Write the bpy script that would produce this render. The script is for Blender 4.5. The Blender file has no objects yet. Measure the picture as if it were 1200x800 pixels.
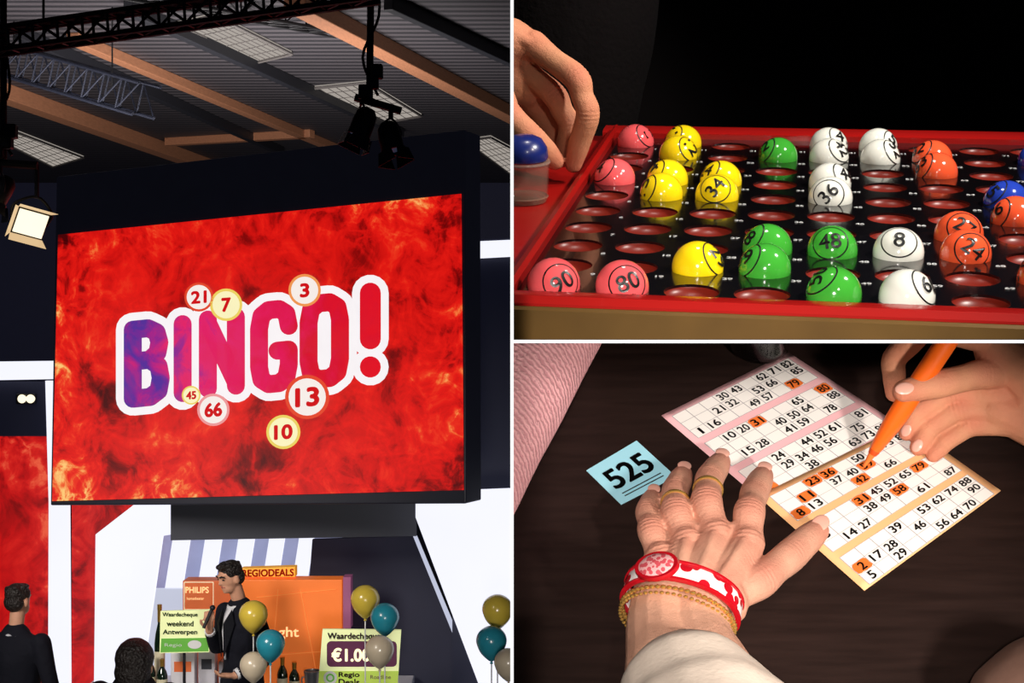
import bpy, bmesh, math, random
import numpy as np
from mathutils import Vector as V, Matrix as M
random.seed(7)
scene=bpy.context.scene; C=scene.collection
scene.view_settings.view_transform='Standard'
F=1800.0
R=math.radians
def U(px,py,d): return V(((px-600)/F*d, d, (400-py)/F*d))
def ray_plane(px,py,P0,n):
    d=V(((px-600)/F,1,(400-py)/F)); return d*(P0.dot(n)/d.dot(n))
def on_plane(P0,n,off=0):
    Q=P0+n*off
    return lambda x,y: ray_plane(x,y,Q,n)
def at_depth(d): return on_plane(V((0,d,0)),V((0,-1,0)))
def rgb(r,g,b):
    f=lambda c:(c/255/12.92 if c<=10 else ((c/255+.055)/1.055)**2.4)
    return (f(r),f(g),f(b),1)
# ---------------------------------------------------------------- materials
def mat(name,col,rough=.5,metal=0,es=0,var=.1,scale=8,bump=0,bscale=60,coat=0,trans=0,sss=0,spec=None,stretch=None,ior=None,flush=None,bdist=.002,pores=0,alpha=1):
    m=bpy.data.materials.new(name); m.use_nodes=True; nt=m.node_tree; n=nt.nodes; b=n['Principled BSDF']; L=nt.links.new
    tc=n.new('ShaderNodeTexCoord'); nz=n.new('ShaderNodeTexNoise'); nz.inputs['Scale'].default_value=scale; nz.inputs['Detail'].default_value=4
    if stretch:
        mp=n.new('ShaderNodeMapping'); mp.inputs['Scale'].default_value=stretch[0]; mp.inputs['Rotation'].default_value=stretch[1]
        L(tc.outputs['Object'],mp.inputs['Vector']); L(mp.outputs['Vector'],nz.inputs['Vector'])
    else: L(tc.outputs['Object'],nz.inputs['Vector'])
    mx=n.new('ShaderNodeMix'); mx.data_type='RGBA'
    mx.inputs[6].default_value=tuple(c*(1-var) for c in col[:3])+(1,)
    mx.inputs[7].default_value=tuple(min(1,c*(1+var)) for c in col[:3])+(1,)
    L(nz.outputs['Fac'],mx.inputs[0]); out=mx.outputs[2]
    if flush:
        at=n.new('ShaderNodeAttribute'); at.attribute_name='flush'
        m2=n.new('ShaderNodeMix'); m2.data_type='RGBA'; m2.inputs[7].default_value=flush; L(at.outputs['Fac'],m2.inputs[0]); L(out,m2.inputs[6]); out=m2.outputs[2]
    L(out,b.inputs['Base Color'])
    b.inputs['Roughness'].default_value=rough; b.inputs['Metallic'].default_value=metal; b.inputs['Alpha'].default_value=alpha
    b.inputs['Coat Weight'].default_value=coat; b.inputs['Transmission Weight'].default_value=trans
    if sss:
        b.inputs['Subsurface Weight'].default_value=sss; b.inputs['Subsurface Radius'].default_value=(.006,.0025,.0015); b.inputs['Subsurface Scale'].default_value=.5
    if spec is not None: b.inputs['Specular IOR Level'].default_value=spec
    if ior: b.inputs['IOR'].default_value=ior
    if es: L(mx.outputs[2],b.inputs['Emission Color']); b.inputs['Emission Strength'].default_value=es
    if bump:
        bp=n.new('ShaderNodeBump'); bp.inputs['Strength'].default_value=bump; bp.inputs['Distance'].default_value=bdist
        n2=n.new('ShaderNodeTexNoise'); n2.inputs['Scale'].default_value=bscale; L(tc.outputs['Object'],n2.inputs['Vector']); ho=n2.outputs['Fac']
        if pores:
            n2.inputs['Detail'].default_value=5
            vo=n.new('ShaderNodeTexVoronoi'); vo.feature='DISTANCE_TO_EDGE'; vo.inputs['Scale'].default_value=pores; L(tc.outputs['Object'],vo.inputs['Vector'])
            cl=n.new('ShaderNodeMath'); cl.operation='MINIMUM'; cl.inputs[1].default_value=.16; L(vo.outputs['Distance'],cl.inputs[0])
            ad=n.new('ShaderNodeMath'); ad.operation='MULTIPLY_ADD'; ad.inputs[1].default_value=1.6; L(cl.outputs[0],ad.inputs[0]); L(n2.outputs['Fac'],ad.inputs[2]); ho=ad.outputs[0]
        L(ho,bp.inputs['Height']); L(bp.outputs['Normal'],b.inputs['Normal'])
    return m
def emit(name,col,es=1.0,var=.03,scale=8): 
    m=mat(name,(0.02,.02,.02,1),rough=.4,var=var,scale=scale)
    nt=m.node_tree; n=nt.nodes; b=n['Principled BSDF']
    nz=[x for x in n if x.type=='TEX_NOISE'][0]
    mx=n.new('ShaderNodeMix'); mx.data_type='RGBA'
    mx.inputs[6].default_value=tuple(c*(1-var) for c in col[:3])+(1,); mx.inputs[7].default_value=tuple(c*(1+var) for c in col[:3])+(1,)
    nt.links.new(nz.outputs['Fac'],mx.inputs[0]); nt.links.new(mx.outputs[2],b.inputs['Emission Color']); b.inputs['Emission Strength'].default_value=es
    b.inputs['Specular IOR Level'].default_value=.1
    return m
def ramp_mat(name,stops,kind='fire',scale=1.4,dist=1.6,es=1.0,seed=0,bias=.40):
    m=bpy.data.materials.new(name); m.use_nodes=True; nt=m.node_tree; n=nt.nodes; b=n['Principled BSDF']; L=nt.links.new
    def mth(op,a,b_=None,c=None):
        q=n.new('ShaderNodeMath'); q.operation=op
        for i,x in enumerate((a,b_,c)):
            if x is None: continue
            if isinstance(x,(int,float)): q.inputs[i].default_value=x
            else: L(x,q.inputs[i])
        return q.outputs[0]
    tc=n.new('ShaderNodeTexCoord'); rp=n.new('ShaderNodeValToRGB')
    e=rp.color_ramp.elements
    while len(e)<len(stops): e.new(.5)
    for i,(p,c) in enumerate(stops): e[i].position=p; e[i].color=c
    sp=n.new('ShaderNodeSeparateXYZ'); L(tc.outputs['Generated'],sp.inputs[0])
    def noise(sc,det,di,ro,off):
        mp=n.new('ShaderNodeMapping'); mp.inputs['Location'].default_value=(seed+off,seed*.7+off*2,seed*.3); L(tc.outputs['Object'],mp.inputs['Vector'])
        nz=n.new('ShaderNodeTexNoise'); nz.inputs['Scale'].default_value=sc; nz.inputs['Detail'].default_value=det; nz.inputs['Roughness'].default_value=ro; nz.inputs['Distortion'].default_value=di
        L(mp.outputs['Vector'],nz.inputs['Vector']); return nz.outputs['Fac']
    if kind=='fire':
        a=noise(scale,10,dist,.62,0); w=noise(scale*1.7,7,dist*.8,.60,3.1); lo=noise(scale*.4,2,.3,.5,7.7)
        wisp=mth('SUBTRACT',1.0,mth('MULTIPLY',mth('ABSOLUTE',mth('SUBTRACT',w,.5)),10.0)); wisp=mth('MAXIMUM',wisp,0.0)
        ex=mth('MULTIPLY',mth('ABSOLUTE',mth('SUBTRACT',sp.outputs['X'],.5)),2.0); ez=mth('MULTIPLY',mth('ABSOLUTE',mth('SUBTRACT',sp.outputs['Z'],.5)),2.0)
        ed=mth('MAXIMUM',mth('POWER',ex,2.5),mth('POWER',ez,2.5))
        k=mth('MULTIPLY_ADD',ed,.75,.95)
        v=mth('MULTIPLY',mth('SUBTRACT',a,.5),k)
        v=mth('MULTIPLY_ADD',mth('SUBTRACT',lo,.5),.36,v)
        v=mth('ADD',v,mth('MULTIPLY',mth('MULTIPLY',wisp,mth('MULTIPLY_ADD',ed,.22,.05)),mth('MULTIPLY',lo,1.5)))
        L(mth('ADD',v,bias),rp.inputs['Fac'])
    else:
        nz=noise(5,5,.8,.6,0)
        L(mth('ADD',sp.outputs['X'],mth('MULTIPLY',mth('SUBTRACT',nz,.5),.75)),rp.inputs['Fac'])
    b.inputs['Base Color'].default_value=(.02,.02,.02,1); b.inputs['Specular IOR Level'].default_value=.1
    L(rp.outputs['Color'],b.inputs['Emission Color']); b.inputs['Emission Strength'].default_value=es
    return m
def wave_mat(name,c1,c2,scale,direction='Y',rough=.6,bump=.3):
    m=mat(name,c1,rough=rough); nt=m.node_tree; n=nt.nodes; b=n['Principled BSDF']; L=nt.links.new
    tc=[x for x in n if x.type=='TEX_COORD'][0]
    w=n.new('ShaderNodeTexWave'); w.bands_direction=direction; w.inputs['Scale'].default_value=scale; w.inputs['Distortion'].default_value=.2
    if 'knit' in name: w.inputs['Distortion'].default_value=4.5; w.inputs['Detail'].default_value=4; w.inputs['Detail Scale'].default_value=3
    L(tc.outputs['Object'],w.inputs['Vector'])
    mx=n.new('ShaderNodeMix'); mx.data_type='RGBA'; mx.inputs[6].default_value=c1; mx.inputs[7].default_value=c2
    L(w.outputs['Fac'],mx.inputs[0]); L(mx.outputs[2],b.inputs['Base Color'])
    bp=n.new('ShaderNodeBump'); bp.inputs['Strength'].default_value=bump; bp.inputs['Distance'].default_value=.004
    L(w.outputs['Fac'],bp.inputs['Height']); L(bp.outputs['Normal'],b.inputs['Normal'])
    return m
def spot_mat(name,c1,c2,scale,thr,rough=.45):
    m=mat(name,c1,rough=rough); nt=m.node_tree; n=nt.nodes; b=n['Principled BSDF']; L=nt.links.new
    tc=[x for x in n if x.type=='TEX_COORD'][0]
    vo=n.new('ShaderNodeTexVoronoi'); vo.inputs['Scale'].default_value=scale; L(tc.outputs['Object'],vo.inputs['Vector'])
    r=n.new('ShaderNodeValToRGB'); r.color_ramp.interpolation='CONSTANT'; e=r.color_ramp.elements; e[0].color=c1; e[1].position=thr; e[1].color=c2
    L(vo.outputs['Distance'],r.inputs['Fac']); L(r.outputs['Color'],b.inputs['Base Color']); return m
# ---------------------------------------------------------------- mesh building
WL={}
def catmull(pts,rad,sub=5):
    P=[V(p) for p in pts]; n=len(P)
    if n<3: 
        return [P[0].lerp(P[-1],i/sub) for i in range(sub+1)],[rad[0]+(rad[-1]-rad[0])*i/sub for i in range(sub+1)]
    out=[];ro=[]
    for i in range(n-1):
        a=P[max(i-1,0)];b=P[i];c=P[i+1];d=P[min(i+2,n-1)]
        for k in range(sub):
            t=k/sub
            out.append(.5*((2*b)+(c-a)*t+(2*a-5*b+4*c-d)*t*t+(3*b-a-3*c+d)*t**3)); ro.append(rad[i]+(rad[i+1]-rad[i])*(t*t*(3-2*t)))
    out.append(P[-1]); ro.append(rad[-1]); return out,ro
class MB:
    def __init__(s): s.v=[];s.f=[];s.mi=[]
    def add(s,vs,fs,mi=0):
        o=len(s.v); s.v+=[V(v) for v in vs]; s.f+=[[i+o for i in f] for f in fs]; s.mi+=[mi]*len(fs)
    def box(s,c,size,X=None,mi=0):
        h=V(size)/2; X=X or M.Identity(3)
        vs=[V(c)+X@V((a*h.x,b*h.y,d*h.z)) for a in(-1,1) for b in(-1,1) for d in(-1,1)]
        s.add(vs,[(0,1,3,2),(4,6,7,5),(0,4,5,1),(2,3,7,6),(0,2,6,4),(1,5,7,3)],mi)
    def prism(s,poly,off,mi=0):
        n=len(poly); p=[V(q) for q in poly]; off=V(off)
        s.add(p+[q+off for q in p],[list(range(n)),list(range(2*n-1,n-1,-1))]+[(i,(i+1)%n,n+(i+1)%n,n+i) for i in range(n)],mi)
    def face(s,poly,mi=0): s.add(poly,[list(range(len(poly)))],mi)
    def tube(s,pts,rad,n=12,mi=0,round_ends=False,flat=1.0,up=None):
        P=[V(p) for p in pts]; r=list(rad) if hasattr(rad,'__len__') else [rad]*len(P)
        T=[(P[min(i+1,len(P)-1)]-P[max(i-1,0)]).normalized() for i in range(len(P))]
        if round_ends:
            a0,a1=P[0],P[-1]; t0,t1=T[0],T[-1]; r0,r1=r[0],r[-1]
            pre=[];pr=[];post=[];po=[]
            for k in(80,55,28):
                pre.append(a0-t0*r0*math.sin(R(k)));pr.append(r0*math.cos(R(k)))
            for k in(28,55,80):
                post.append(a1+t1*r1*math.sin(R(k)));po.append(r1*math.cos(R(k)))
            P=pre+P+post; r=pr+r+po; T=[t0]*3+T+[t1]*3
        nx=(V(up) if up else (V((0,0,1)) if abs(T[0].z)<.9 else V((1,0,0))))
        vs=[];fs=[]
        for p,t,q in zip(P,T,r):
            nx=(nx-t*nx.dot(t)).normalized(); b=t.cross(nx)
            for k in range(n):
                a=2*math.pi*k/n; vs.append(p+nx*math.cos(a)*q*flat+b*math.sin(a)*q)
        for i in range(len(P)-1):
            for k in range(n): fs.append((i*n+k,i*n+(k+1)%n,(i+1)*n+(k+1)%n,(i+1)*n+k))
        fs.append(list(range(n-1,-1,-1))); fs.append([(len(P)-1)*n+k for k in range(n)])
        s.add(vs,fs,mi)
    def ctube(s,pts,rad,n=14,**k):
        P,r=catmull(pts,rad); s.tube(P,r,n,**k)
    def lathe(s,prof,X,n=24,mi=0):
        vs=[];fs=[]
        for r,z in prof:
            for k in range(n):
                a=2*math.pi*k/n; vs.append(X@V((r*math.cos(a),r*math.sin(a),z)))
        for i in range(len(prof)-1):
            for k in range(n): fs.append((i*n+k,i*n+(k+1)%n,(i+1)*n+(k+1)%n,(i+1)*n+k))
        if prof[0][0]>1e-5: fs.append(list(range(n-1,-1,-1)))
        if prof[-1][0]>1e-5: fs.append([(len(prof)-1)*n+k for k in range(n)])
        s.add(vs,fs,mi)
    def ell(s,c,rad,X=None,n=16,mi=0):
        X=X or M.Identity(3); c=V(c); vs=[];fs=[]; m=n//2
        vs.append(c+X@V((0,0,rad[2])))
        for i in range(1,m):
            th=math.pi*i/m
            for k in range(n):
                a=2*math.pi*k/n; vs.append(c+X@V((rad[0]*math.sin(th)*math.cos(a),rad[1]*math.sin(th)*math.sin(a),rad[2]*math.cos(th))))
        vs.append(c+X@V((0,0,-rad[2])))
        for k in range(n): fs.append((0,1+k,1+(k+1)%n)); fs.append((len(vs)-1,1+(m-2)*n+(k+1)%n,1+(m-2)*n+k))
        for i in range(m-2):
            for k in range(n): fs.append((1+i*n+k,1+(i+1)*n+k,1+(i+1)*n+(k+1)%n,1+i*n+(k+1)%n))
        s.add(vs,fs,mi)
    def build(s,name,mats,parent=None,loc=None,clip=None,bev=0,smooth=True,angle=40,normals=True):
        mats=mats if isinstance(mats,(list,tuple)) else [mats]
        bm=bmesh.new(); vv=[bm.verts.new(v) for v in s.v]
        for f,mi in zip(s.f,s.mi):
            try: q=bm.faces.new([vv[i] for i in f]); q.material_index=mi
            except ValueError: pass
        if normals: bmesh.ops.recalc_face_normals(bm,faces=bm.faces[:])
        for co,no in (clip or []):
            g=bm.verts[:]+bm.edges[:]+bm.faces[:]
            r=bmesh.ops.bisect_plane(bm,geom=g,plane_co=co,plane_no=no,clear_outer=True)
            ed=[e for e in r['geom_cut'] if isinstance(e,bmesh.types.BMEdge)]
            if ed:
                try: bmesh.ops.holes_fill(bm,edges=ed,sides=0)
                except Exception: pass
        if parent is not None: base=WL[parent.name]
        else:
            if loc is None:
                if bm.verts:
                    xs=[v.co for v in bm.verts]; loc=V(((min(v.x for v in xs)+max(v.x for v in xs))/2,(min(v.y for v in xs)+max(v.y for v in xs))/2,min(v.z for v in xs)))
                else: loc=V((0,0,0))
            base=V(loc)
        for v in bm.verts: v.co-=base
        me=bpy.data.meshes.new(name); bm.to_mesh(me); bm.free()
        for m in mats: me.materials.append(m)
        if smooth:
            me.shade_smooth()
            try: me.set_sharp_from_angle(angle=R(angle))
            except Exception: pass
        o=bpy.data.objects.new(name,me); C.objects.link(o)
        if parent is not None: o.parent=parent
        else: o.location=base
        WL[o.name]=base
        if bev:
            b=o.modifiers.new('bevel','BEVEL'); b.width=bev; b.segments=2; b.limit_method='ANGLE'
        return o
def thing(name,label,cat,loc=(0,0,0),group=None):
    o=bpy.data.objects.new(name,None); C.objects.link(o); o.location=loc; o.empty_display_size=.1
    WL[o.name]=V(loc); o['label']=label; o['category']=cat
    if group: o['group']=group
    return o
def tag(o,label,cat,group=None):
    o['label']=label; o['category']=cat
    if group: o['group']=group
    return o
def struct(o): o['kind']='structure'; return o
def evalmesh(ob):
    dg=bpy.context.evaluated_depsgraph_get(); dg.update()
    return bpy.data.meshes.new_from_object(ob.evaluated_get(dg))
_g={}
def glyph(s):
    if s in _g: return _g[s]
    cu=bpy.data.curves.new('t','FONT'); cu.body=s; cu.size=1; cu.resolution_u=4
    ob=bpy.data.objects.new('t',cu); C.objects.link(ob); me=evalmesh(ob)
    vs=[(v.co.x,v.co.y) for v in me.vertices]; fs=[tuple(p.vertices) for p in me.polygons]
    bpy.data.objects.remove(ob); bpy.data.curves.remove(cu); bpy.data.meshes.remove(me)
    x0=min(v[0] for v in vs);x1=max(v[0] for v in vs);y0=min(v[1] for v in vs);y1=max(v[1] for v in vs)
    _g[s]=([(v[0]-(x0+x1)/2,v[1]-(y0+y1)/2) for v in vs],fs,x1-x0,y1-y0); return _g[s]
def text(mb,s,proj,cx,cy,h,w=None,slope=0.0,lean=0.0,bold=0.0,nb=8,mi=0):
    """write s into the 2D frame of proj (x right, y down), fitted to height h (and width w)"""
    vs,fs,gw,gh=glyph(s); sy=h/gh; sx=(w/gw) if w else sy
    offs=[(0,0)]+([(bold*math.cos(2*math.pi*k/nb),bold*math.sin(2*math.pi*k/nb)) for k in range(nb)] if bold else [])
    for ox,oy in offs:
        pts=[]
        for x,y in vs:
            X=x*sx+ox; Y=-y*sy+oy
            pts.append(proj(cx+X-lean*Y,cy+Y+slope*X))
        mb.add(pts,fs,mi)
def words(parent,m,proj,items,name='lettering'):
    """each word a part of its own: (text, cx, cy, height, width, bold)"""
    for s,cx,cy,h,w,b in items:
        mb=MB(); text(mb,s,proj,cx,cy,h,w,bold=b,nb=5); mb.build(name,m,parent,normals=False,smooth=False)
def stroke2(mb,proj,pts,r,n=18):
    for x,y in pts: mb.face([proj(x+r*math.cos(2*math.pi*k/n),y+r*math.sin(2*math.pi*k/n)) for k in range(n)])
    for (a,b),(c,d) in zip(pts,pts[1:]):
        l=math.hypot(c-a,d-b) or 1; nx,ny=-(d-b)/l*r,(c-a)/l*r
        mb.face([proj(a+nx,b+ny),proj(c+nx,d+ny),proj(c-nx,d-ny),proj(a-nx,b-ny)])
def disc2(mb,proj,cx,cy,rx,ry,n=28,mi=0): mb.face([proj(cx+rx*math.cos(2*math.pi*k/n),cy+ry*math.sin(2*math.pi*k/n)) for k in range(n)],mi)
def ring2(mb,proj,cx,cy,rx,ry,t,n=28,mi=0):
    vs=[];fs=[]
    for k in range(n):
        a=2*math.pi*k/n; vs+=[proj(cx+rx*math.cos(a),cy+ry*math.sin(a)),proj(cx+(rx-t)*math.cos(a),cy+(ry-t)*math.sin(a))]
    for k in range(n): j=(k+1)%n; fs.append((2*k,2*j,2*j+1,2*k+1))
    mb.add(vs,fs,mi)
def blend(name,chains,blobs,voxel,m,parent,clip=None,it=4,creases=(),flush=()):
    mb=MB()
    for c in chains:
        pts,rad=c[0],c[1]; P,r=catmull(pts,rad,4); kw=c[2] if len(c)>2 else {}
        mb.tube(P,r,16,round_ends=True,**kw)
    for c in blobs: mb.ell(c[0],c[1],c[2] if len(c)>2 else None)
    o=mb.build('tmp',m,loc=(0,0,0)); r=o.modifiers.new('r','REMESH'); r.mode='VOXEL'; r.voxel_size=voxel
    q=o.modifiers.new('s','SMOOTH'); q.iterations=it; q.factor=.5
    me=evalmesh(o); bpy.data.objects.remove(o)
    N=len(me.vertices); co=np.zeros(N*3); me.vertices.foreach_get('co',co); co=co.reshape(N,3)
    if creases:
        no=np.zeros(N*3); me.vertex_normals.foreach_get('vector',no); no=no.reshape(N,3)
        for c,ax,up,amp,rad,lam in creases:
            d=co-np.array(c); s=d@np.array(ax); dist2=(d**2).sum(1)
            f=np.clip((no@np.array(up))*1.6,0,1)*np.exp(-dist2/rad**2)*(.5+.5*np.cos(2*np.pi*s/lam))*np.exp(-(s/(lam*1.5))**2)
            co=co-no*(f*amp)[:,None]
    mb=MB(); mb.v=[V(c) for c in co.tolist()]; mb.f=[list(p.vertices) for p in me.polygons]; mb.mi=[0]*len(mb.f); bpy.data.meshes.remove(me)
    o=mb.build(name,m,parent=parent,clip=clip,angle=80)
    if flush:
        me=o.data; N=len(me.vertices); co=np.zeros(N*3); me.vertices.foreach_get('co',co); co=co.reshape(N,3)+np.array(WL[o.name])
        a=np.zeros(N)
        for c,rad,val in flush: a=np.maximum(a,val*np.exp(-((co-np.array(c))**2).sum(1)/rad**2))
        at=me.attributes.new('flush','FLOAT','POINT'); at.data.foreach_set('value',a.astype(np.float32))
    return o
def frame(d,up=V((0,0,1))):
    z=V(d).normalized(); x=up.cross(z)
    if x.length<1e-4: x=V((1,0,0))
    x.normalize(); y=z.cross(x); return M((x,y,z)).transposed()
def X4(p,d,up=V((0,0,1))): return M.Translation(p)@frame(d,up).to_4x4()

# ---------------------------------------------------------------- palette
black=mat('matte black',rgb(16,16,20),.6); blackgloss=mat('gloss black board',rgb(9,7,9),.16,coat=.3)
navy=mat('navy wall',rgb(22,24,44),.7,es=.25); darkgrey=mat('dark grey',rgb(46,48,60),.6)  # navy carries a faint added glow that lifts the dark walls
white_em=emit('white light panel',rgb(240,241,255),1.08,var=.08,scale=.7); white_em2=emit('lavender light',rgb(200,205,228),.9)
steel=mat('truss metal',rgb(40,41,48),.45,.6); steel2=mat('dim truss metal',rgb(40,44,58),.5,.5)
wood=mat('pine beam',rgb(158,106,76),.6,stretch=((6,1,6),(0,0,0)),var=.3,es=.05)
gold=mat('brushed gold',rgb(104,76,34),.4,.3,var=.3,scale=30); goldm=mat('gold jewellery',rgb(226,178,96),.25,.7)
redlac=mat('red lacquer',rgb(158,16,12),.3,coat=.3,var=.08); redfloor=mat('red tray floor',rgb(190,26,16),.3,var=.1)
FL=rgb(190,96,80)
skin=mat('skin',rgb(216,162,136),.62,var=.26,scale=60,bump=.6,bscale=380,flush=FL,bdist=.0010,pores=750,spec=.22)
skin2=mat('warm skin',rgb(200,140,106),.62,var=.24,scale=60,bump=.55,bscale=380,flush=FL,bdist=.0010,pores=750,spec=.22)
skin3=mat('face skin',rgb(206,152,124),.55,var=.12,scale=20,spec=.3)
nail=mat('fingernail',rgb(226,168,150),.25,coat=.3)
ink=mat('black print',rgb(12,11,12),.4); whiteink=mat('white print',rgb(225,225,225),.5)
hair_m=mat('dark hair',rgb(30,23,20),.5,bump=1.0,bscale=70,scale=40,var=.5,bdist=.02,stretch=((30,30,3),(0,0,0)))
suit=mat('dark suit cloth',rgb(19,20,30),.85,bump=.5,bscale=14,spec=.2,bdist=.03); suit2=mat('charcoal cloth',rgb(14,15,22),.85,bump=.5,bscale=14,spec=.2,bdist=.03)
shirt=mat('white shirt',rgb(215,215,220),.7); shoe=mat('black leather',rgb(14,13,13),.35)

# ================================================================ SETTING
FZ=-3.46; CZ=3.2
def slab(name,lo,hi,m):
    mb=MB(); lo=V(lo);hi=V(hi); mb.box((lo+hi)/2,hi-lo); return struct(mb.build(name,m,smooth=False))
slab('floor',(-13,-1,FZ-.1),(6,31,FZ),mat('hall floor',rgb(40,40,48),.5))
ceil_m=wave_mat('ribbed ceiling sheet',rgb(28,27,32),rgb(78,74,78),1.5,'Y',bump=.45)
slab('ceiling',(-13,8,CZ),(6,31,CZ+.1),ceil_m)
slab('wall_back',(-13,31,FZ),(6,31.1,CZ),navy)
slab('wall_left',(-13.1,8,FZ),(-13,31,CZ),navy)
# partitions that separate the hall from the two alcoves on the right
pb=mat('black felt partition',rgb(9,7,9),.9)
H=.00075; Y0=.70; Y1=2.05
slab('wall_middle',(-H,Y0+.002,-.75),(H,Y1,.75),pb)
slab('wall_between',(H,Y0+.002,-H),(.95,Y1,H),pb)
slab('wall_alcove_back',(H,Y1,-.75),(.95,Y1+.02,.75),mat('dark brown alcove back',rgb(24,15,15),.9))
slab('wall_alcove_right',(.95,Y0,-.75),(.97,Y1+.02,.75),pb)
edge=emit('white edge trim',(1,1,1,1),1.0,0)  # glow put into the trim so the dividing edges stay white; no lamp
slab('trim_1',(-H,Y0,-.75),(H,Y0+.002,.75),edge)
slab('trim_2',(H,Y0,-H),(.95,Y0+.002,H),edge)
CLT=[(V((.0011,0,0)),V((-1,0,0))),(V((0,0,.0011)),V((0,0,-1)))]      # upper alcove
CLB=[(V((.0011,0,0)),V((-1,0,0))),(V((0,0,-.0011)),V((0,0,1)))]      # lower alcove

# ================================================================ LEFT: THE HALL
def ceil(px,py,off=0): return ray_plane(px,py,V((0,0,CZ-off)),V((0,0,-1)))
def beam(name,a,b,w,h,label,m=wood,cat='beam'):
    A=ceil(*a);B=ceil(*b); d=(B-A); d.z=0; s=V((-d.y,d.x,0)).normalized()*w/2
    mb=MB(); mb.prism([A-s,A+s,B+s,B-s],(0,0,-h)); return tag(mb.build(name,m,bev=.01,smooth=False),label,cat)
beam('ceiling_beam',(345,-8),(640,150),.22,.16,'long pine ceiling beam nearest the hanging lamp, running to the right')
beam('ceiling_beam',(85,38),(420,181),.14,.12,'thin pine ceiling beam running towards the top of the big screen')
beam('ceiling_beam',(-30,87),(275,199),.24,.20,'broad brown ceiling beam at the left ending behind the big screen')
beam('ceiling_beam',(196,162),(366,152),.16,.12,'short cross beam between the two left ceiling beams')
dsteel=mat('dark roof steel',rgb(26,27,34),.6)
beam('ceiling_girder',(150,0),(470,150),.10,.14,'dark steel girder between the two pine beams',dsteel,'girder')
beam('ceiling_girder',(20,30),(330,172),.10,.14,'dark steel girder left of the thin pine beam',dsteel,'girder')
beam('ceiling_girder',(455,-6),(660,92),.10,.14,'dark steel girder at the top right of the ceiling',dsteel,'girder')
lightpan=emit('ceiling light panel',rgb(166,158,150),.95); panframe=mat('panel frame',rgb(96,92,90),.6)
def skylight(q,label):
    P=[ceil(x,y,.02) for x,y in q]; t=thing('ceiling_light',label,'ceiling light',sum(P,V())/4,'pale ceiling light panels')
    mb=MB(); mb.prism(P,(0,0,.019)); mb.build('diffuser',lightpan,t,smooth=False)
    mb=MB()
    for i in range(4): mb.tube([P[i]-V((0,0,.012)),P[(i+1)%4]-V((0,0,.012))],.02,6)
    for k in range(1,7):
        mb.tube([P[0].lerp(P[1],k/7)-V((0,0,.004)),P[3].lerp(P[2],k/7)-V((0,0,.004))],.005,5)
        mb.tube([P[0].lerp(P[3],k/7)-V((0,0,.004)),P[1].lerp(P[2],k/7)-V((0,0,.004))],.005,5)
    mb.build('grille',panframe,t)
skylight([(208,27),(252,17),(342,62),(300,72)],'pale rectangular ceiling light panel nearest the top left truss')
skylight([(362,103),(430,96),(494,135),(432,146)],'pale ceiling light panel just left of the hanging black lamp')
skylight([(545,164),(575,160),(640,195),(600,205)],'ceiling light panel at the right above the corner of the screen')
skylight([(-8,160),(20,154),(98,184),(62,195)],'ceiling light panel at the far left over the bright floodlight')
def truss(P0,P1,w,label,m,n):
    P0=V(P0);P1=V(P1); d=(P1-P0).normalized(); s=d.cross(V((0,0,1))).normalized(); u=s.cross(d)
    t=thing('lighting_truss',label,'truss',(P0+P1)/2)
    K=[s*a*w/2+u*b*w/2 for a,b in((-1,-1),(1,-1),(1,1),(-1,1))]
    for k in K:
        mb=MB(); mb.tube([P0+k,P1+k],.018,8); mb.build('chord',m,t)
    mb=MB()
    for i in range(n):
        a=P0.lerp(P1,i/n);b=P0.lerp(P1,(i+1)/n)
        for j in range(4): mb.tube([a+K[j],b+K[(j+1)%4]],.009,6); mb.tube([a+K[j],a+K[(j+1)%4]],.009,6)
    mb.build('lattice',m,t)
    for q in (.2,.8):
        a=P0.lerp(P1,q)
        if a.z<CZ: mb=MB(); mb.tube([a,V((a.x,a.y,CZ))],.008,6); mb.build('hanger_cable',black,t)
truss(U(-40,54,9.2),U(440,-14,8.6),.13,'dark lighting truss crossing the top left of the hall',steel,16)
truss(U(-20,62,15.5),U(172,118,14.5),.3,'blue-grey box truss hanging lower at the left',steel2,10)
truss(U(150,-20,13),U(560,60,19),.22,'dim dark truss high up behind the hanging lamp pole',black,18)
# ---- big LED screen
h=2.0; dL=h*F/312; dR=h*F/347
TL=U(68,275,dL);BL=U(61,587,dL);TR=U(540,227,dR);BR=U(543,574,dR)
n=(TR-TL).cross(BL-TL).normalized()
if n.y>0: n=-n
scr=on_plane(TL,n)
t=thing('screen',"giant LED screen showing BINGO! over red flames",'screen',(TL+BR)/2)
mb=MB(); mb.prism([scr(66,207),scr(545,152),scr(546,590),scr(59,592)],-n*.28)
mb.build('housing',mat('screen housing',rgb(24,25,36),.55,es=.25),t,bev=.01,smooth=False)
fire=ramp_mat('flame picture',[(.12,rgb(72,3,6)),(.27,rgb(138,8,8)),(.39,rgb(202,17,14)),(.55,rgb(226,25,18)),(.66,rgb(234,52,28)),(.75,rgb(242,112,54)),(.90,rgb(253,200,118))],scale=3.1,dist=.8)
sp=lambda o: on_plane(TL,n,o)
mb=MB(); mb.prism([sp(.012)(68,275),sp(.012)(540,227),sp(.012)(543,574),sp(.012)(61,587)],-n*.011); disp=mb.build('display',fire,t,smooth=False)
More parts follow.
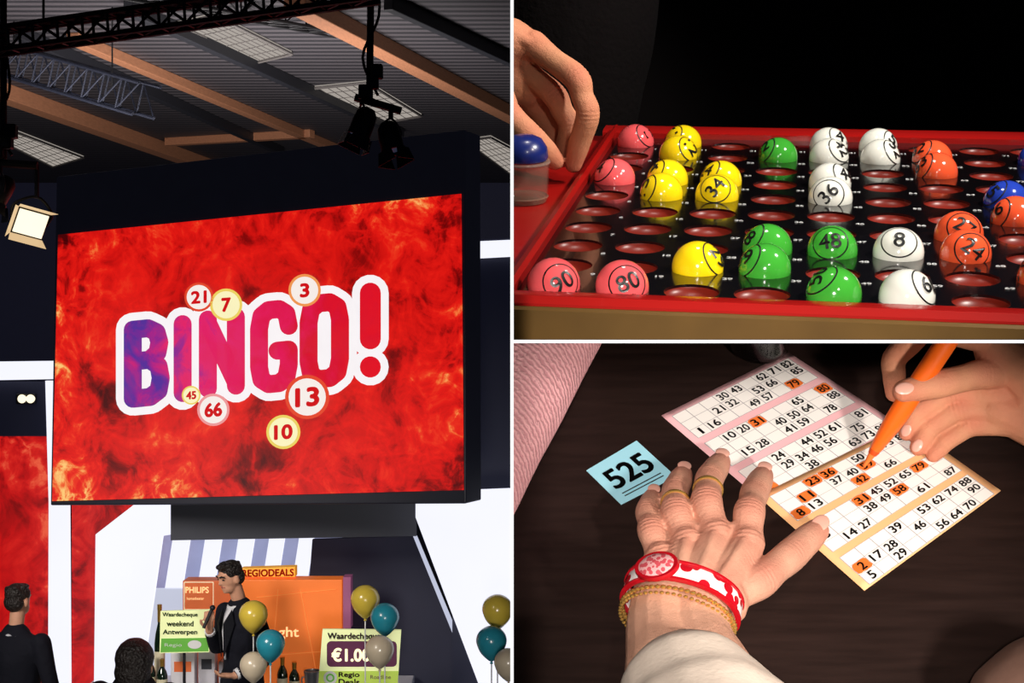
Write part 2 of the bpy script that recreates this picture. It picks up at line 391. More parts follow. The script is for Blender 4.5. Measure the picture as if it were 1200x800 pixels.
SH={'B':[[(0,0),(0,1)],[(0,0),(.55,0),(.85,.07),(.95,.22),(.88,.37),(.6,.46),(0,.46)],[(.6,.46),(.92,.56),(1,.74),(.92,.92),(.62,1),(0,1)]],
'I':[[(.5,0),(.5,1)]],'N':[[(0,1),(0,0)],[(0,.05),(1,.95)],[(1,1),(1,0)]],
'G':[[(1,.24),(.92,.07),(.68,0),(.32,0),(.08,.07),(0,.24),(0,.76),(.08,.93),(.32,1),(.68,1),(.92,.93),(1,.76),(1,.56),(.62,.56)]],
'O':[[(.68,0),(.32,0),(.08,.07),(0,.24),(0,.76),(.08,.93),(.32,1),(.68,1),(.92,.93),(1,.76),(1,.24),(.92,.07),(.68,0)]],
'!':[[(.5,0),(.5,.60)],[(.5,.965),(.5,.97)]]}
letters=[('B',172,425,54,102),('I',214,420,22,102),('N',260,413,54,102),('G',321,406,56,108),('O',380,399,58,110),('!',434,388,28,114)]
mb=MB(); mc=MB(); LR=10.6
for ch,cx,cy,w,hh in letters:
    r=LR*(1.16 if ch=='!' else 1)
    for st in SH[ch]:
        P=[]
        for u_,v_ in st:
            X=(u_-.5)*(w-2*r) if w>2*r+3 else 0; P.append((cx+X,cy+(v_-.5)*(hh-2*r)-.1*X))
        stroke2(mb,sp(.016),P,r+9.2); stroke2(mc,sp(.020),P,r)
lo=mb.build('letter_outline',emit('screen white',rgb(248,242,244),1.0),disp,normals=False,smooth=False)
mc.build('lettering',ramp_mat('letter gradient',[(0,rgb(84,46,150)),(.12,rgb(140,36,140)),(.3,rgb(222,34,104)),(.55,rgb(222,24,84)),(.8,rgb(212,16,44)),(1,rgb(222,18,36))],'x'),disp,normals=False,smooth=False)
wb=emit('screen ball white',rgb(246,236,230)); yb=emit('screen ball cream',rgb(250,242,190)); ro=emit('screen ball rim',rgb(226,70,40)); rn=emit('screen number red',rgb(206,16,22)); pk=emit('screen ball pink rim',rgb(236,150,150)); ye=emit('screen ball yellow rim',rgb(236,208,96)); orr=emit('screen ball orange rim',rgb(240,150,80))
for s,cx,cy,r,inner,rim in [('21',233,348,17,wb,ro),('7',265,357,19,yb,ye),('3',357,340,19,wb,orr),('45',224,463,11,yb,ye),('66',250,480,19,wb,pk),('13',360,465,26,wb,ro),('10',332,506,20,yb,ye)]:
    mb=MB(); disc2(mb,sp(.024),cx,cy,r,r,mi=0); ring2(mb,sp(.026),cx,cy,r,r,r*.16,mi=1); disc2(mb,sp(.026),cx,cy,r*.66,r*.66,mi=2); text(mb,s,sp(.029),cx,cy,r*.8,(r*1.0 if len(s)>1 else r*.5),slope=-.08,bold=r*.05,nb=6,mi=3)
    mb.build('numbered_ball',[inner,rim,wb if inner is wb else yb,rn],disp,normals=False,smooth=False)
# ---- poles and stage lights
lampbody=mat('lamp housing',rgb(24,25,30),.45,.3); lens_dim=emit('dim lens',rgb(50,58,80),.5); lens_on=emit('lit lens',rgb(255,240,205),1.4); door_on=emit('lit barn door',rgb(236,200,150),.85)
def stage_light(p,d,size,label,lit=False,hang=.10,opening=1.0):
    p=V(p);d=V(d).normalized(); t=thing('stage_light',label,'stage light',p)
    Xm=X4(p,d); s=size
    mb=MB(); mb.lathe([(0,-s*1.0),(s*.35,-s*.98),(s*.55,-s*.7),(s*.6,-s*.2),(s*.6,s*.5),(s*.68,s*.52),(s*.68,s*.62),(s*.56,s*.62),(s*.54,s*.45),(0,s*.44)],Xm,20); ho=mb.build('housing',lampbody,t)
    mb=MB(); mb.lathe([(s*.54,s*.47),(s*.3,s*.53),(0,s*.55)],Xm,20); mb.build('lens',lens_on if lit else lens_dim,ho)
    Q=Xm; o1=.66+.39*opening
    for k in range(4):
        a=k*math.pi/2; c,sn=math.cos(a),math.sin(a); e=lambda x,y,z: Q@V((x*c-y*sn,x*sn+y*c,z))
        mb=MB(); mb.prism([e(s*.66,-s*.45,s*.6),e(s*.66,s*.45,s*.6),e(s*o1,s*.62,s*1.25),e(s*o1,-s*.62,s*1.25)],Q.to_3x3()@V((s*.02*c,s*.02*sn,0))); mb.build('barn_door',lampbody,ho,smooth=False)
    side=Xm.to_3x3()@V((1,0,0))
    top=p+V((0,0,s*1.15))
    mb=MB(); mb.ctube([p+side*s*.66,p+side*s*.72+V((0,0,s*.6)),top,p-side*s*.72+V((0,0,s*.6)),p-side*s*.66],[s*.06]*5,8); yo=mb.build('yoke',lampbody,t)
    mb=MB(); mb.tube([top-V((0,0,s*.05)),top+V((0,0,hang))],s*.13,10); mb.build('clamp',steel,yo)
    return t
stage_light(U(424,148,9.5),(-.35,-.15,-.92),.12,'black stage lamp hanging on the left of the pole above the screen',hang=.05,opening=.1)
stage_light(U(458,165,9.5),(.25,-.2,-.95),.12,'black stage lamp hanging on the right of the pole above the screen',hang=.07,opening=.1)
stage_light(U(0,226,9.4),(-.4,-.3,-.85),.11,'dark unlit stage lamp on the pole above the bright floodlight',hang=.05)
# floodlight at the left edge
fc=U(36,262,9.4); fx=frame((.45,-.72,-.30),V((.28,0,1)).normalized()); t=thing('floodlight','pale lit rectangular floodlight at the far left edge','floodlight',fc)
fe=lambda x,y,z: fc+fx@V((x*.85,y*.85,z))
mb=MB(); mb.box(fc+fx@V((0,0,-.05)),(.205,.17,.09),fx); fh=mb.build('housing',lampbody,t,bev=.012)
mb=MB(); mb.box(fc+fx@V((0,0,.001)),(.185,.15,.01),fx); mb.build('lit_face',lens_on,fh,bev=.004)
for P in ([(-.12,.10,0),(.12,.10,0),(.14,.135,.07),(-.14,.135,.07)],[(-.12,-.10,0),(.12,-.10,0),(.14,-.135,.07),(-.14,-.135,.07)],[(-.12,-.10,0),(-.12,.10,0),(-.17,.12,.07),(-.17,-.12,.07)]):
    mb=MB(); mb.prism([fe(*q) for q in P],fx@V((0,0,-.006))); mb.build('reflector_flap',door_on,fh,smooth=False)
mb=MB(); mb.ctube([fe(-.13,0,-.05),fe(-.14,.10,-.05),fe(0,.19,-.05),fe(.14,.10,-.05),fe(.13,0,-.05)],[.009]*5,8); yk=mb.build('yoke',lampbody,t)
mb=MB(); a=fe(0,.18,-.05); mb.tube([a,V((a.x,a.y,U(0,192,9.4).z))],.014,8); mb.build('clamp',steel,yk)
def pole(a,b,d,label,arm=None):
    t=thing('lighting_pole',label,'pole',U(b[0],b[1],d))
    top=V((U(*a,d).x,d,CZ))
    mb=MB(); mb.tube([top,U(*b,d)],.022,10); mb.build('tube',black,t)
    mb=MB()
    P,r=catmull([U(a[0]+4,a[1],d),U(a[0]+7,(a[1]*2+b[1])/3,d),U(b[0]-8,(a[1]+2*b[1])/3,d),U(b[0]+10,b[1]-4,d)],[.009]*4); mb.tube(P,r,6); mb.build('cable',black,t)
    if arm:
        mb=MB(); mb.tube([U(*arm[0],d),U(*arm[1],d)],.025,8); mb.build('crossbar',black,t)
    for k in range(3):
        mb=MB(); mb.box(U(b[0]+(-6,4,9)[k],b[1]-8-k*12,d-.03),(.07,.07,.09)); mb.build('coupler',lampbody,t,bev=.01)
pole((437,-30),(433,116),9.5,'black drop pole carrying two lamps in front of the screen header',arm=((416,114),(470,130)))
pole((4,66),(4,186),9.4,'black drop pole at the left edge below the truss',arm=((-12,190),(44,194)))
# ---- set pieces
def piece(name,pts,d,m,parent=None,thick=.06):
    pr=at_depth(d); o=MB(); o.prism([pr(*p) for p in pts],(0,thick,0)); return o.build(name,m,parent,smooth=False)
def panel(name,pts,d,m,label,cat): return tag(piece(name,pts,d,m),label,cat)
FY=lambda d: 400-FZ*F/d      # the pixel row where the floor lies at depth d
panel('light_bar',[(-40,424),(120,422),(120,443),(-40,446)],12.6,white_em,'horizontal white light bar left of the big screen','light bar')
panel('light_bar',[(530,284),(660,278),(660,297),(530,304)],12.04,white_em,'horizontal white light bar right of the big screen','light bar')
panel('light_strip',[(53,446),(64,446),(80,588),(82,FY(12.55)),(56,FY(12.55)),(57,588)],12.55,white_em,'upright white light strip beside the red screen at left','light strip')
panel('dark_wall_panel',[(530,282),(660,276),(660,FY(12.1)),(530,FY(12.1))],12.1,navy,'dark navy panel standing right of the big screen','wall panel')
panel('dark_wall_panel',[(-40,447),(54,447),(56,511),(-40,511)],12.7,navy,'dark panel with two small lamps at far left','wall panel')
t=thing('small_spotlight','pair of small white LED lamps on the dark panel at far left','spotlight',U(30,467,12.5))
mb=MB(); mb.box(U(31,467,12.66),(.16,.06,.09)); mb.build('bracket',lampbody,t,bev=.01)
for x in(27,37):
    mb=MB(); mb.lathe([(.03,0),(.036,.03),(.02,.05),(0,.052)],X4(U(x,467,12.62),(0,-1,0)),14); mb.build('lamp',lens_on,t)
firel=ramp_mat('flame picture left',[(.16,rgb(74,3,6)),(.32,rgb(140,8,10)),(.46,rgb(186,14,16)),(.62,rgb(210,32,26)),(.78,rgb(232,90,60))],scale=2.2,dist=1.0,seed=4)
panel('side_screen',[(-40,511),(56,511),(55,FY(12.75)),(-40,FY(12.75))],12.75,firel,'red flame side screen at the far left edge','screen')
panel('side_screen',[(84,589),(165,586),(165,700),(84,FY(12.9))],12.9,firel,'narrow red flame panel under the left end of the big screen','screen')
st=thing('stage_backdrop','white and navy stage backdrop with glowing panels under the big screen','stage backdrop',(-2.1,12.6,FZ))
fl=FY(12.3)
piece('light_panel',[(161,588),(201,586),(201,626),(190,628),(163,815),(109,fl),(112,626)],12.3,white_em,st)
piece('light_panel',[(487,577),(660,570),(660,FY(11.4)),(566,815),(487,606)],11.4,white_em,st)
piece('header_beam',[(200,584),(488,574),(488,628),(200,633)],11.8,darkgrey,st)
piece('rear_panel',[(158,622),(400,622),(400,FY(13.3)),(158,FY(13.3))],13.3,mat('lavender set wall',rgb(136,142,174),.6,es=.55),st)  # rear panel: light from behind put into the wall's own glow
piece('low_wall',[(158,690),(300,690),(300,FY(13.0)),(158,FY(13.0))],13.0,emit('pale lit low wall',rgb(206,210,230),.9,var=.1,scale=1),st)  # low wall: pale lit background put in as emission
for i,x in enumerate((204,242,281,317,352)):
    w=20-i*.7
    piece('light_slat',[(x,620),(x+w,620),(x+w-11,690),(x-11,690)],13.1,white_em,st)
piece('side_panel',[(366,632),(488,628),(566,815),(352,815)],12.7,navy,st)
piece('light_edge',[(484,628),(488,628),(566,815),(560,815)],12.4,white_em2,st)
# ---- prizes
CT=U(0,812,12.0).z
t=thing('display_counter','long white counter carrying the prize boxes','counter',(-2.1,12.25,FZ))
cw=mat('counter laminate',rgb(205,206,215),.4)
mb=MB(); mb.box((-2.1,12.25,(FZ+CT-.05)/2),(2.5,.6,CT-.05-FZ)); mb.build('base',cw,t,bev=.01)
mb=MB(); mb.box((-2.1,12.25,CT-.025),(2.6,.8,.05)); mb.build('top',cw,t,bev=.01)
YB=lambda d: 400-CT*F/d
def pbox(name,x0,y0,x1,d,depth,col,label,cat):
    pr=at_depth(d); y1=YB(d); t=thing(name,label,cat,U((x0+x1)/2,y1,d))
    mb=MB(); mb.prism([pr(x0,y0),pr(x1,y0),pr(x1,y1),pr(x0,y1)],(0,depth,0)); o=mb.build('carton',col,t,bev=.008,smooth=False)
    return t,o,at_depth(d-.004)
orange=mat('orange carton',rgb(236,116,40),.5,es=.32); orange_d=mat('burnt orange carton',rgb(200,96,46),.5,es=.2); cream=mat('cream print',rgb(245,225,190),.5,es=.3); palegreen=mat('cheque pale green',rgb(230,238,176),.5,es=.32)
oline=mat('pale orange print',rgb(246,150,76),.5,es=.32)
t,bo,pr=pbox('prize_box',280,679,401,12.0,.2,orange,'big orange carton right of the presenter','box')
words(bo,cream,pr,[('ght',338,742,15,24,.3)])
mb=MB()
for a,b in[((300,700),(394,690)),((326,690),(318,780)),((352,690),(372,796)),((286,770),(394,762))]: mb.tube([pr(*a),pr(*b)],.003,5)
mb.build('line_drawing',oline,bo,normals=False)
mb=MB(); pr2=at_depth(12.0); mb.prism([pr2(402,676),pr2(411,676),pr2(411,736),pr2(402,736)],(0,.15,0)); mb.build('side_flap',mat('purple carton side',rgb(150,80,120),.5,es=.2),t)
t,bo,pr=pbox('prize_box',214,680,279,12.24,.2,orange_d,'burnt orange carton behind the presenter','box')
words(bo,cream,pr,[('PHILIPS',231,691,7,27,.25),('hometheater',229,701,3.2,20,.05)])
pp=at_depth(12.235); mb=MB(); ring=[(216,682),(250,682),(250,714),(216,714)]
for i in range(4): mb.tube([pp(*ring[i]),pp(*ring[(i+1)%4])],.004,5)
mb.build('label_border',cream,bo)
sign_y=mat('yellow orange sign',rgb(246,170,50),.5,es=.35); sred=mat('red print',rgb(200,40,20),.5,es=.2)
prs=at_depth(12.05); t=thing('shop_sign','small yellow sign reading REGIODEALS on top of the orange carton','sign',U(314,678,12.05))
mb=MB(); mb.prism([prs(282,666),(prs(346,664)),prs(346,676),prs(282,676)],(0,.12,0)); sb=mb.build('board',sign_y,t,bev=.005,smooth=False)
mb=MB(); text(mb,'REGIODEALS',at_depth(12.045),314,671,8,60,slope=-.02,bold=.4,nb=6); mb.build('lettering',sred,sb,normals=False)
for i,(x0,y0,x1,d,l) in enumerate([(200,765,228,11.9,'white carton on the counter under the left cheque board'),(232,762,252,11.95,'narrow white carton beside the presenter'),(256,775,277,12.0,'low white carton behind the presenter')]):
    t,bo,pr=pbox('prize_box',x0,y0,x1,d,.12,mat('white carton %d'%i,rgb(214-20*i,212-20*i,220-18*i),.5),l,'box')
    mb=MB(); mb.prism([at_depth(d-.003)(x0+4,y0+10),at_depth(d-.003)(x1-4,y0+10),at_depth(d-.003)(x1-4,y0+22),at_depth(d-.003)(x0+4,y0+22)],(0,.002,0)); mb.build('printing',darkgrey if i else orange_d,bo)
green=mat('fresh green print',rgb(96,170,60),.5,es=.2); dgreen=mat('dark green ink',rgb(30,80,40),.5); purple=mat('purple print',rgb(96,24,72),.5)
# left cheque
d=11.62; pr=at_depth(d); t=thing('cheque_board','pale green cheque board for a weekend in Antwerpen beside the presenter','sign',V((U(216,764,d).x,d,FZ)))
mb=MB(); mb.prism([pr(188,716),pr(246,714),pr(245,764),pr(187,765)],(0,.03,0)); cb=mb.build('board',palegreen,t,smooth=False)
q=at_depth(d-.003); mb=MB(); mb.prism([q(189,748),q(245,747),q(244,763),q(188,764)],(0,.001,0)); mb.build('picture_band',green,cb)
q=at_depth(d-.006); words(cb,dgreen,q,[('Waardecheque',211,720.5,6,41,.2),('weekend',211,730.5,6,31,.25),('Antwerpen',211,741,7,40,.25)])
mb=MB(); disc2(mb,q,228,755,8,5); mb.build('emblem',whiteink,cb,normals=False); words(cb,whiteink,q,[('Regio',203,756,5,20,0)])
mb=MB(); mb.tube([U(216,740,d+.06),V((U(216,740,d+.06).x,d+.06,FZ))],.012,8); mb.build('stand',steel,t)
# right cheque
d=11.2; pr=at_depth(d); t=thing('cheque_board','green cheque board with a purple price field right of the carton','sign',V((U(420,812,d).x,d,FZ)))
mb=MB(); mb.prism([pr(378,737),pr(470,738),pr(465,815),pr(372,815)],(0,.03,0)); cb=mb.build('board',palegreen,t,smooth=False)
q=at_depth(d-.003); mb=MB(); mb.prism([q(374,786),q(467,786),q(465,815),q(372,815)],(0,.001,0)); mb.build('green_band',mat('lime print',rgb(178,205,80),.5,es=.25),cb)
mb=MB(); rr=[]
for cx,cy,a0 in((460,756,-90),(460,776,0),(388,776,90),(388,756,180)):
    for k in range(5): a=R(a0+k*22.5); rr.append(q(cx+5*math.cos(a),cy+5*math.sin(a)))
mb.face(rr); mb.build('price_field',purple,cb)
q=at_depth(d-.007); words(cb,purple,q,[('Waardecheque',415,746,9,62,.35),('Regio',409,791,7,24,.3),('Deals',409,799,7,24,.3),('Roadline',446,793,4.5,24,0)])
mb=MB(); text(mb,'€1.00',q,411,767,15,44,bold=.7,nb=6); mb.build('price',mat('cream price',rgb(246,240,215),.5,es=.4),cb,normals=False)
mb=MB(); disc2(mb,q,387,794,8,8,mi=0); em=mb.build('emblem',whiteink,cb,normals=False); mb=MB(); ring2(mb,at_depth(d-.009),387,794,5,5,2); mb.build('emblem_ring',green,cb,normals=False)
mb=MB(); mb.tube([U(420,760,d+.06),V((U(420,760,d+.06).x,d+.06,FZ))],.012,8); mb.build('stand',steel,t)
# bottles
bglass=mat('dark green glass',rgb(16,34,22),.12,coat=.5); foil=mat('gold foil',rgb(190,150,70),.35,.8); lab=mat('bottle label',rgb(220,210,180),.6); silver=mat('silver',rgb(170,172,180),.3,.8)
def bottle(x,ytop,d,label,m=bglass,fm=foil,r=.042):
    top=U(x,ytop,d).z; hh=top-CT; base=V((U(x,0,d).x,d,CT)); t=thing('bottle',label,'bottle',base,'bottles on the counter'); X=M.Translation(base)
    mb=MB(); mb.lathe([(0,0),(r*.9,0),(r,.01),(r,hh*.55),(r*.8,hh*.66),(r*.36,hh*.78),(r*.34,hh*.93),(0,hh*.93)],X,18); g=mb.build('glass',m,t)
    mb=MB(); mb.lathe([(r*.4,hh*.8),(r*.4,hh*.93),(r*.44,hh*.95),(r*.44,hh),(0,hh)],X,18); mb.build('foil_cap',fm,t)
    mb=MB(); mb.lathe([(r*1.02,hh*.16),(r*1.02,hh*.46)],X,18); mb.build('label',lab,g)
for x,yt,d,l in[(176,766,11.93,'green bottle with gold neck at the left end of the counter'),(190,772,11.93,'second green bottle from the left end of the counter'),(187,708,12.1,'tall green bottle neck left of the cheque board'),(331,770,11.95,'dark bottle standing beside the teal balloon'),(345,776,11.93,'short dark bottle in front of the big carton')]:
    bottle(x,yt,d,l)
b=V((U(366,0,11.9).x,11.9,CT)); t=thing('wine_cooler','shiny metal wine cooler in front of the big carton','cooler',b); X=M.Translation(b)
mb=MB(); mb.lathe([(0,0),(.05,0),(.063,.18),(.067,.185),(.067,.2),(.06,.2),(.047,.03),(0,.03)],X,20); bk=mb.build('bucket',silver,t)
for s in(-1,1):
    mb=MB(); mb.ctube([b+V((s*.061,0,.15)),b+V((s*.08,0,.14)),b+V((s*.08,0,.1)),b+V((s*.058,0,.09))],[.006]*4,6); mb.build('handle',silver,bk)
# balloons
by=mat('yellow balloon rubber',rgb(214,186,70),.25,coat=.3); bt=mat('teal balloon rubber',rgb(42,140,160),.25,coat=.3); bb=mat('cream balloon rubber',rgb(205,190,165),.3,coat=.3)
def balloon(x,y,r,d,m,label):
    c=U(x,y,d); rr=r/F*d; t=thing('balloon',label,'balloon',V((c.x,c.y,FZ)),'balloons on sticks'); X=M.Translation(c)
    prof=[(0,-1.22),(.10,-1.2),(.25,-1.1),(.5,-.88),(.76,-.58),(.93,-.2),(1,.12),(.95,.45),(.78,.75),(.5,.97),(.22,1.08),(0,1.1)]
    P,q=catmull([V((a,0,b)) for a,b in prof],[0]*len(prof),3)
    mb=MB(); mb.lathe([(max(p.x,0)*rr,p.z*rr) for p in P],X,24); sk=mb.build('skin',m,t)
    mb=MB(); mb.lathe([(.09*rr,-1.36*rr),(.12*rr,-1.32*rr),(.05*rr,-1.22*rr),(.08*rr,-1.16*rr)],X,12); mb.build('knot',m,sk)
    mb=MB(); mb.tube([c+V((0,0,-1.3*rr)),V((c.x,c.y,FZ))],.005,6); mb.build('stick',whiteink,t)
balloon(297,722,17,11.05,by,'yellow balloon beside the presenter, topmost of its bunch')
balloon(317,756,17,10.65,bt,'teal balloon in front of the big carton, below the left yellow one')
balloon(297,781,16,10.85,bb,'cream balloon lowest of the bunch beside the presenter')
balloon(428,704,17,10.95,by,'yellow balloon above the right cheque board')
balloon(451,725,17,10.75,bt,'teal balloon at the top right corner of the cheque board')
balloon(445,763,17,10.5,bb,'cream balloon in front of the purple price field')
balloon(583,716,18,10.65,by,'yellow balloon in front of the white panel at far right')
balloon(576,753,18,10.45,bt,'teal balloon in front of the white panel at far right')
balloon(596,778,17,10.22,bb,'cream balloon lowest of the far right bunch')
# ---- people in the hall
lipm=mat('lips',rgb(166,96,84),.5)
def person(label,x,d,height,face,arms,tilt=(0,0),cloth=suit,hairm=hair_m,bushy=0,front=True,skinm=skin3,drop=0.0,lean=0.0,headturn=0.0,broad=1.0,pitch=0.0,hs=1.0):
    px=U(x,0,d).x; base=V((px,d,FZ)); s=height/1.8; f=V((face[0],face[1],0)).normalized(); rt=V((f.y,-f.x,0))
    W=lambda a,b,c: base+(rt*a+f*(b+lean*max(0,c-.95))+V((0,0,1))*c)*s
    t=thing('person',label,'person',base)
    ct,sn=math.cos(headturn),math.sin(headturn); hf=f*ct+rt*sn; hr_=rt*ct-f*sn
    cp,sp_=math.cos(pitch),math.sin(pitch); B=M((hr_,hf*cp-V((0,0,1))*sp_,hf*sp_+V((0,0,1))*cp)).transposed()
    def hd(a,b,c):
        q=(c-1.6)*hs; a*=hs; b*=hs; b2=b*cp+q*sp_; c2=1.6+q*cp-b*sp_
        o=W(0,tilt[1]*(c2-1.5)+.015,c2-drop); return o+(hr_*a+hf*b2)*s
    E=lambda p,r,X=None:(p,tuple(q*s*hs for q in r),X or B)
    E0=lambda p,r:(p,tuple(q*s for q in r),M((rt,f,V((0,0,1)))).transposed())
    fk={'flat':.68,'up':f}
    ch=[([W(0,0,.95),W(0,-.01,1.12),W(0,0,1.3),W(0,-.01,1.42)],[.12*s,.11*s,.12*s,.09*s],fk),([W(0,-.02,1.40),W(0,-.01,1.5-drop*.6),hd(0,-.01,1.6)],[.058*s,.052*s,.052*s])]
    bl=[E(hd(0,0,1.695),(.074,.092,.104)),E(hd(0,.035,1.628),(.054,.062,.058)),E(hd(0,.098,1.662),(.013,.024,.017)),E(hd(0,.094,1.685),(.009,.016,.024)),E(hd(0,.078,1.598),(.024,.022,.020)),E(hd(-.076,-.005,1.67),(.012,.022,.032)),E(hd(.076,-.005,1.67),(.012,.022,.032)),E(hd(0,.085,1.632),(.026,.014,.010)),E(hd(0,.08,1.712),(.06,.019,.012))]
    jk=[([W(0,0,.80),W(0,-.005,.98),W(0,-.005,1.12),W(0,0,1.3),W(0,-.01,1.42)],[.180*s*broad,.170*s*broad,.155*s*broad,.172*s*broad,.12*s],{'flat':.80/broad**.5,'up':f})]
    jb=[E0(W(0,-.005,1.33),(.190*broad,.135,.14)),E0(W(0,-.015,1.415),(.185*broad,.085,.055))]
    tr=[];
    for sd in(-1,1):
        hip=W(sd*.09,0,.92);kn=W(sd*.1,.015,.5);an=W(sd*.11,-.02,.08)
        ch.append(([hip,kn,an],[.080*s,.055*s,.038*s])); ch.append(([an,W(sd*.115,.09,.04)],[.038*s,.03*s]))
        tr.append(([hip,kn,W(sd*.11,-.015,.1)],[.105*s,.08*s,.065*s]))
    tr.append(([W(-.06,0,.95),W(.06,0,.95)],[.12*s,.12*s]))
    cuffs=[]
    for sd,(el,wr,hdir) in zip((-1,1),arms):
        sh=W(sd*.18*broad,-.01,1.405); el=W(*el); wr=W(*wr); hv=(rt*hdir[0]+f*hdir[1]+V((0,0,hdir[2]))).normalized()
        ch.append(([sh,el,wr],[.046*s,.040*s,.028*s])); jk.append(([sh,el,el.lerp(wr,.86)],[.070*s,.057*s,.042*s])); cuffs.append((el.lerp(wr,.84),el.lerp(wr,.95)))
        ax=hv.cross(V((0,0,1)));ax=ax.normalized() if ax.length>.1 else rt; pm=wr+hv*.05*s
        ch.append(([wr,pm,wr+hv*.09*s],[.026*s,.034*s,.03*s],{'flat':.6,'up':hv.cross(ax)}))
        cu=hv.cross(ax)*(-.02*s)
        for k in range(4):
            b0=wr+hv*.09*s+ax*(k-1.5)*.02*s; ch.append(([b0,b0+hv*.035*s+cu*.4,b0+hv*(.055-.006*abs(k-1.5))*s+cu*1.6],[.0105*s,.0095*s,.008*s]))
        b0=wr+hv*.03*s+ax*.03*s; ch.append(([b0,b0+hv*.03*s+ax*.025*s,b0+hv*.06*s+ax*.03*s],[.013*s,.011*s,.009*s]))
    bo=blend('body',ch,bl,.0085,skinm,t,it=2)
    ja=blend('jacket',jk,jb,.012,cloth,t,it=4); blend('trousers',tr,[],.016,cloth,t)
    for a,b in cuffs:
        mb=MB(); mb.tube([a,b],[.040*s,.038*s],14); mb.build('shirt_cuff',shirt,t)
    for sd in(-1,1):
        mb=MB(); mb.tube([W(sd*.11,-.05,.05),W(sd*.115,.05,.045),W(sd*.12,.17,.035)],[.05*s,.05*s,.035*s],12,round_ends=True); mb.build('shoe',shoe,t)
    rg=random.Random(5)
    if not bushy:
        hb=[E(hd(0,-.022,1.735),(.080,.092,.080)),E(hd(0,-.052,1.680),(.078,.062,.072)),E(hd(0,.040,1.780),(.056,.048,.024)),E(hd(-.062,.012,1.735),(.018,.04,.04)),E(hd(.062,.012,1.735),(.018,.04,.04))]
        for k in range(16):
            a=rg.uniform(-2.6,2.6); hb.append(E(hd(.060*math.sin(a),-.02+.070*math.cos(a),1.775+rg.uniform(-.02,.012)),(.022,.024,.016)))
    else: hb=[E(hd(0,-.02,1.725),(.083+bushy,.098+bushy,.088+bushy)),E(hd(0,-.045,1.66),(.080+bushy,.07+bushy,.075+bushy*1.4)),E(hd(-.04,-.03,1.60),(.045,.05,.05)),E(hd(.04,-.03,1.60),(.045,.05,.05))]
    blend('hair',[],hb,.006,hairm,t,it=1 if not bushy else 6)
    if not front:
        mb=MB(); mb.tube([W(-.05,-.075,1.452-drop*.3),W(0,-.088,1.458-drop*.3),W(.05,-.075,1.452-drop*.3)],[.010*s]*3,8,round_ends=True); mb.build('shirt_collar',shirt if not drop else cloth,t)
    if front:
        mb=MB(); pts=[]
        for c,wd,fw in((1.47,.040,.080),(1.40,.031,.124),(1.30,.022,.156),(1.18,.012,.157),(1.10,.005,.150)): pts.append((c,wd,fw))
        vs=[];fs=[]
        for c,wd,fw in pts: vs+=[W(-wd,fw-.012,c),W(0,fw,c),W(wd,fw-.012,c)]
        for i in range(len(pts)-1): fs+=[(3*i,3*i+1,3*i+4,3*i+3),(3*i+1,3*i+2,3*i+5,3*i+4)]
        mb.add(vs,fs); so=mb.build('shirt',shirt,t); so.modifiers.new('thick','SOLIDIFY').thickness=.006
        mb=MB(); mb.tube([W(-.062,-.03,1.482),W(-.058,.035,1.478),W(-.02,.075,1.462),W(.02,.075,1.462),W(.058,.035,1.478),W(.062,-.03,1.482)],[.012*s]*6,8,round_ends=True); mb.build('collar',shirt,so)
        for sd in(-1,1):   # lapels
            mb=MB(); P=[W(sd*.050,.097,1.455),W(sd*.10,.118,1.36),W(sd*.014,.163,1.12),W(sd*.024,.158,1.36)]; mb.prism(P,f*.006); mb.build('lapel',suit2,ja)
        for sd in(-1,1):
            mb=MB(); mb.ell(hd(sd*.031,.084,1.690),(.012*s,.009*s,.006*s),B,10); mb.build('eye',ink,bo)
            mb=MB(); mb.tube([hd(sd*.014,.098,1.712),hd(sd*.034,.096,1.718),hd(sd*.052,.082,1.712)],[.006*s]*3,6,round_ends=True); mb.build('eyebrow',hairm,bo)
        mb=MB(); mb.tube([hd(-.024,.090,1.631),hd(0,.099,1.633),hd(.024,.090,1.631)],[.004*s,.006*s,.004*s],6,round_ends=True); mb.build('lips',lipm,bo)
    return t,W,hd
t,W,hd=person('presenter in a dark suit speaking into a microphone on stage',284,11.38,1.85,(-.66,-.75),[((-.25,-.03,1.13),(-.18,.21,1.02),(.25,.75,.1)),((.22,.03,1.14),(.085,.205,1.31),(-.32,.25,.80))],tilt=(0,.14),lean=.07,headturn=.10,broad=.94,pitch=.18,hs=.95)
mo=hd(0,.128,1.610); c=W(.035,.252,1.40); t=thing('microphone','small black microphone in the presenter\'s raised hand','microphone',c)
dr=(mo-c).normalized(); mb=MB(); mb.tube([c-dr*.07,c+dr*.07],[.011,.014],12); mb.build('handle',black,t)
mb=MB(); mb.ell(c+dr*.088,(.021,.021,.021)); mb.build('grille',steel,t)
person('man in a dark suit seen from behind at the far left',20,10.6,1.79,(.35,.93),[((-.29,-.02,1.15),(-.26,.12,.92),(0,.3,-.9)),((.29,-.02,1.15),(.26,.12,.92),(0,.3,-.9))],front=False,broad=1.16,hs=.96)
person('dark silhouette of a spectator with full hair in the foreground',158,8.4,1.96,(.1,.99),[((-.30,0,1.15),(-.24,.14,.95),(0,.4,-.8)),((.30,0,1.15),(.24,.14,.95),(0,.4,-.8))],front=False,bushy=.014,cloth=suit2,drop=.135)

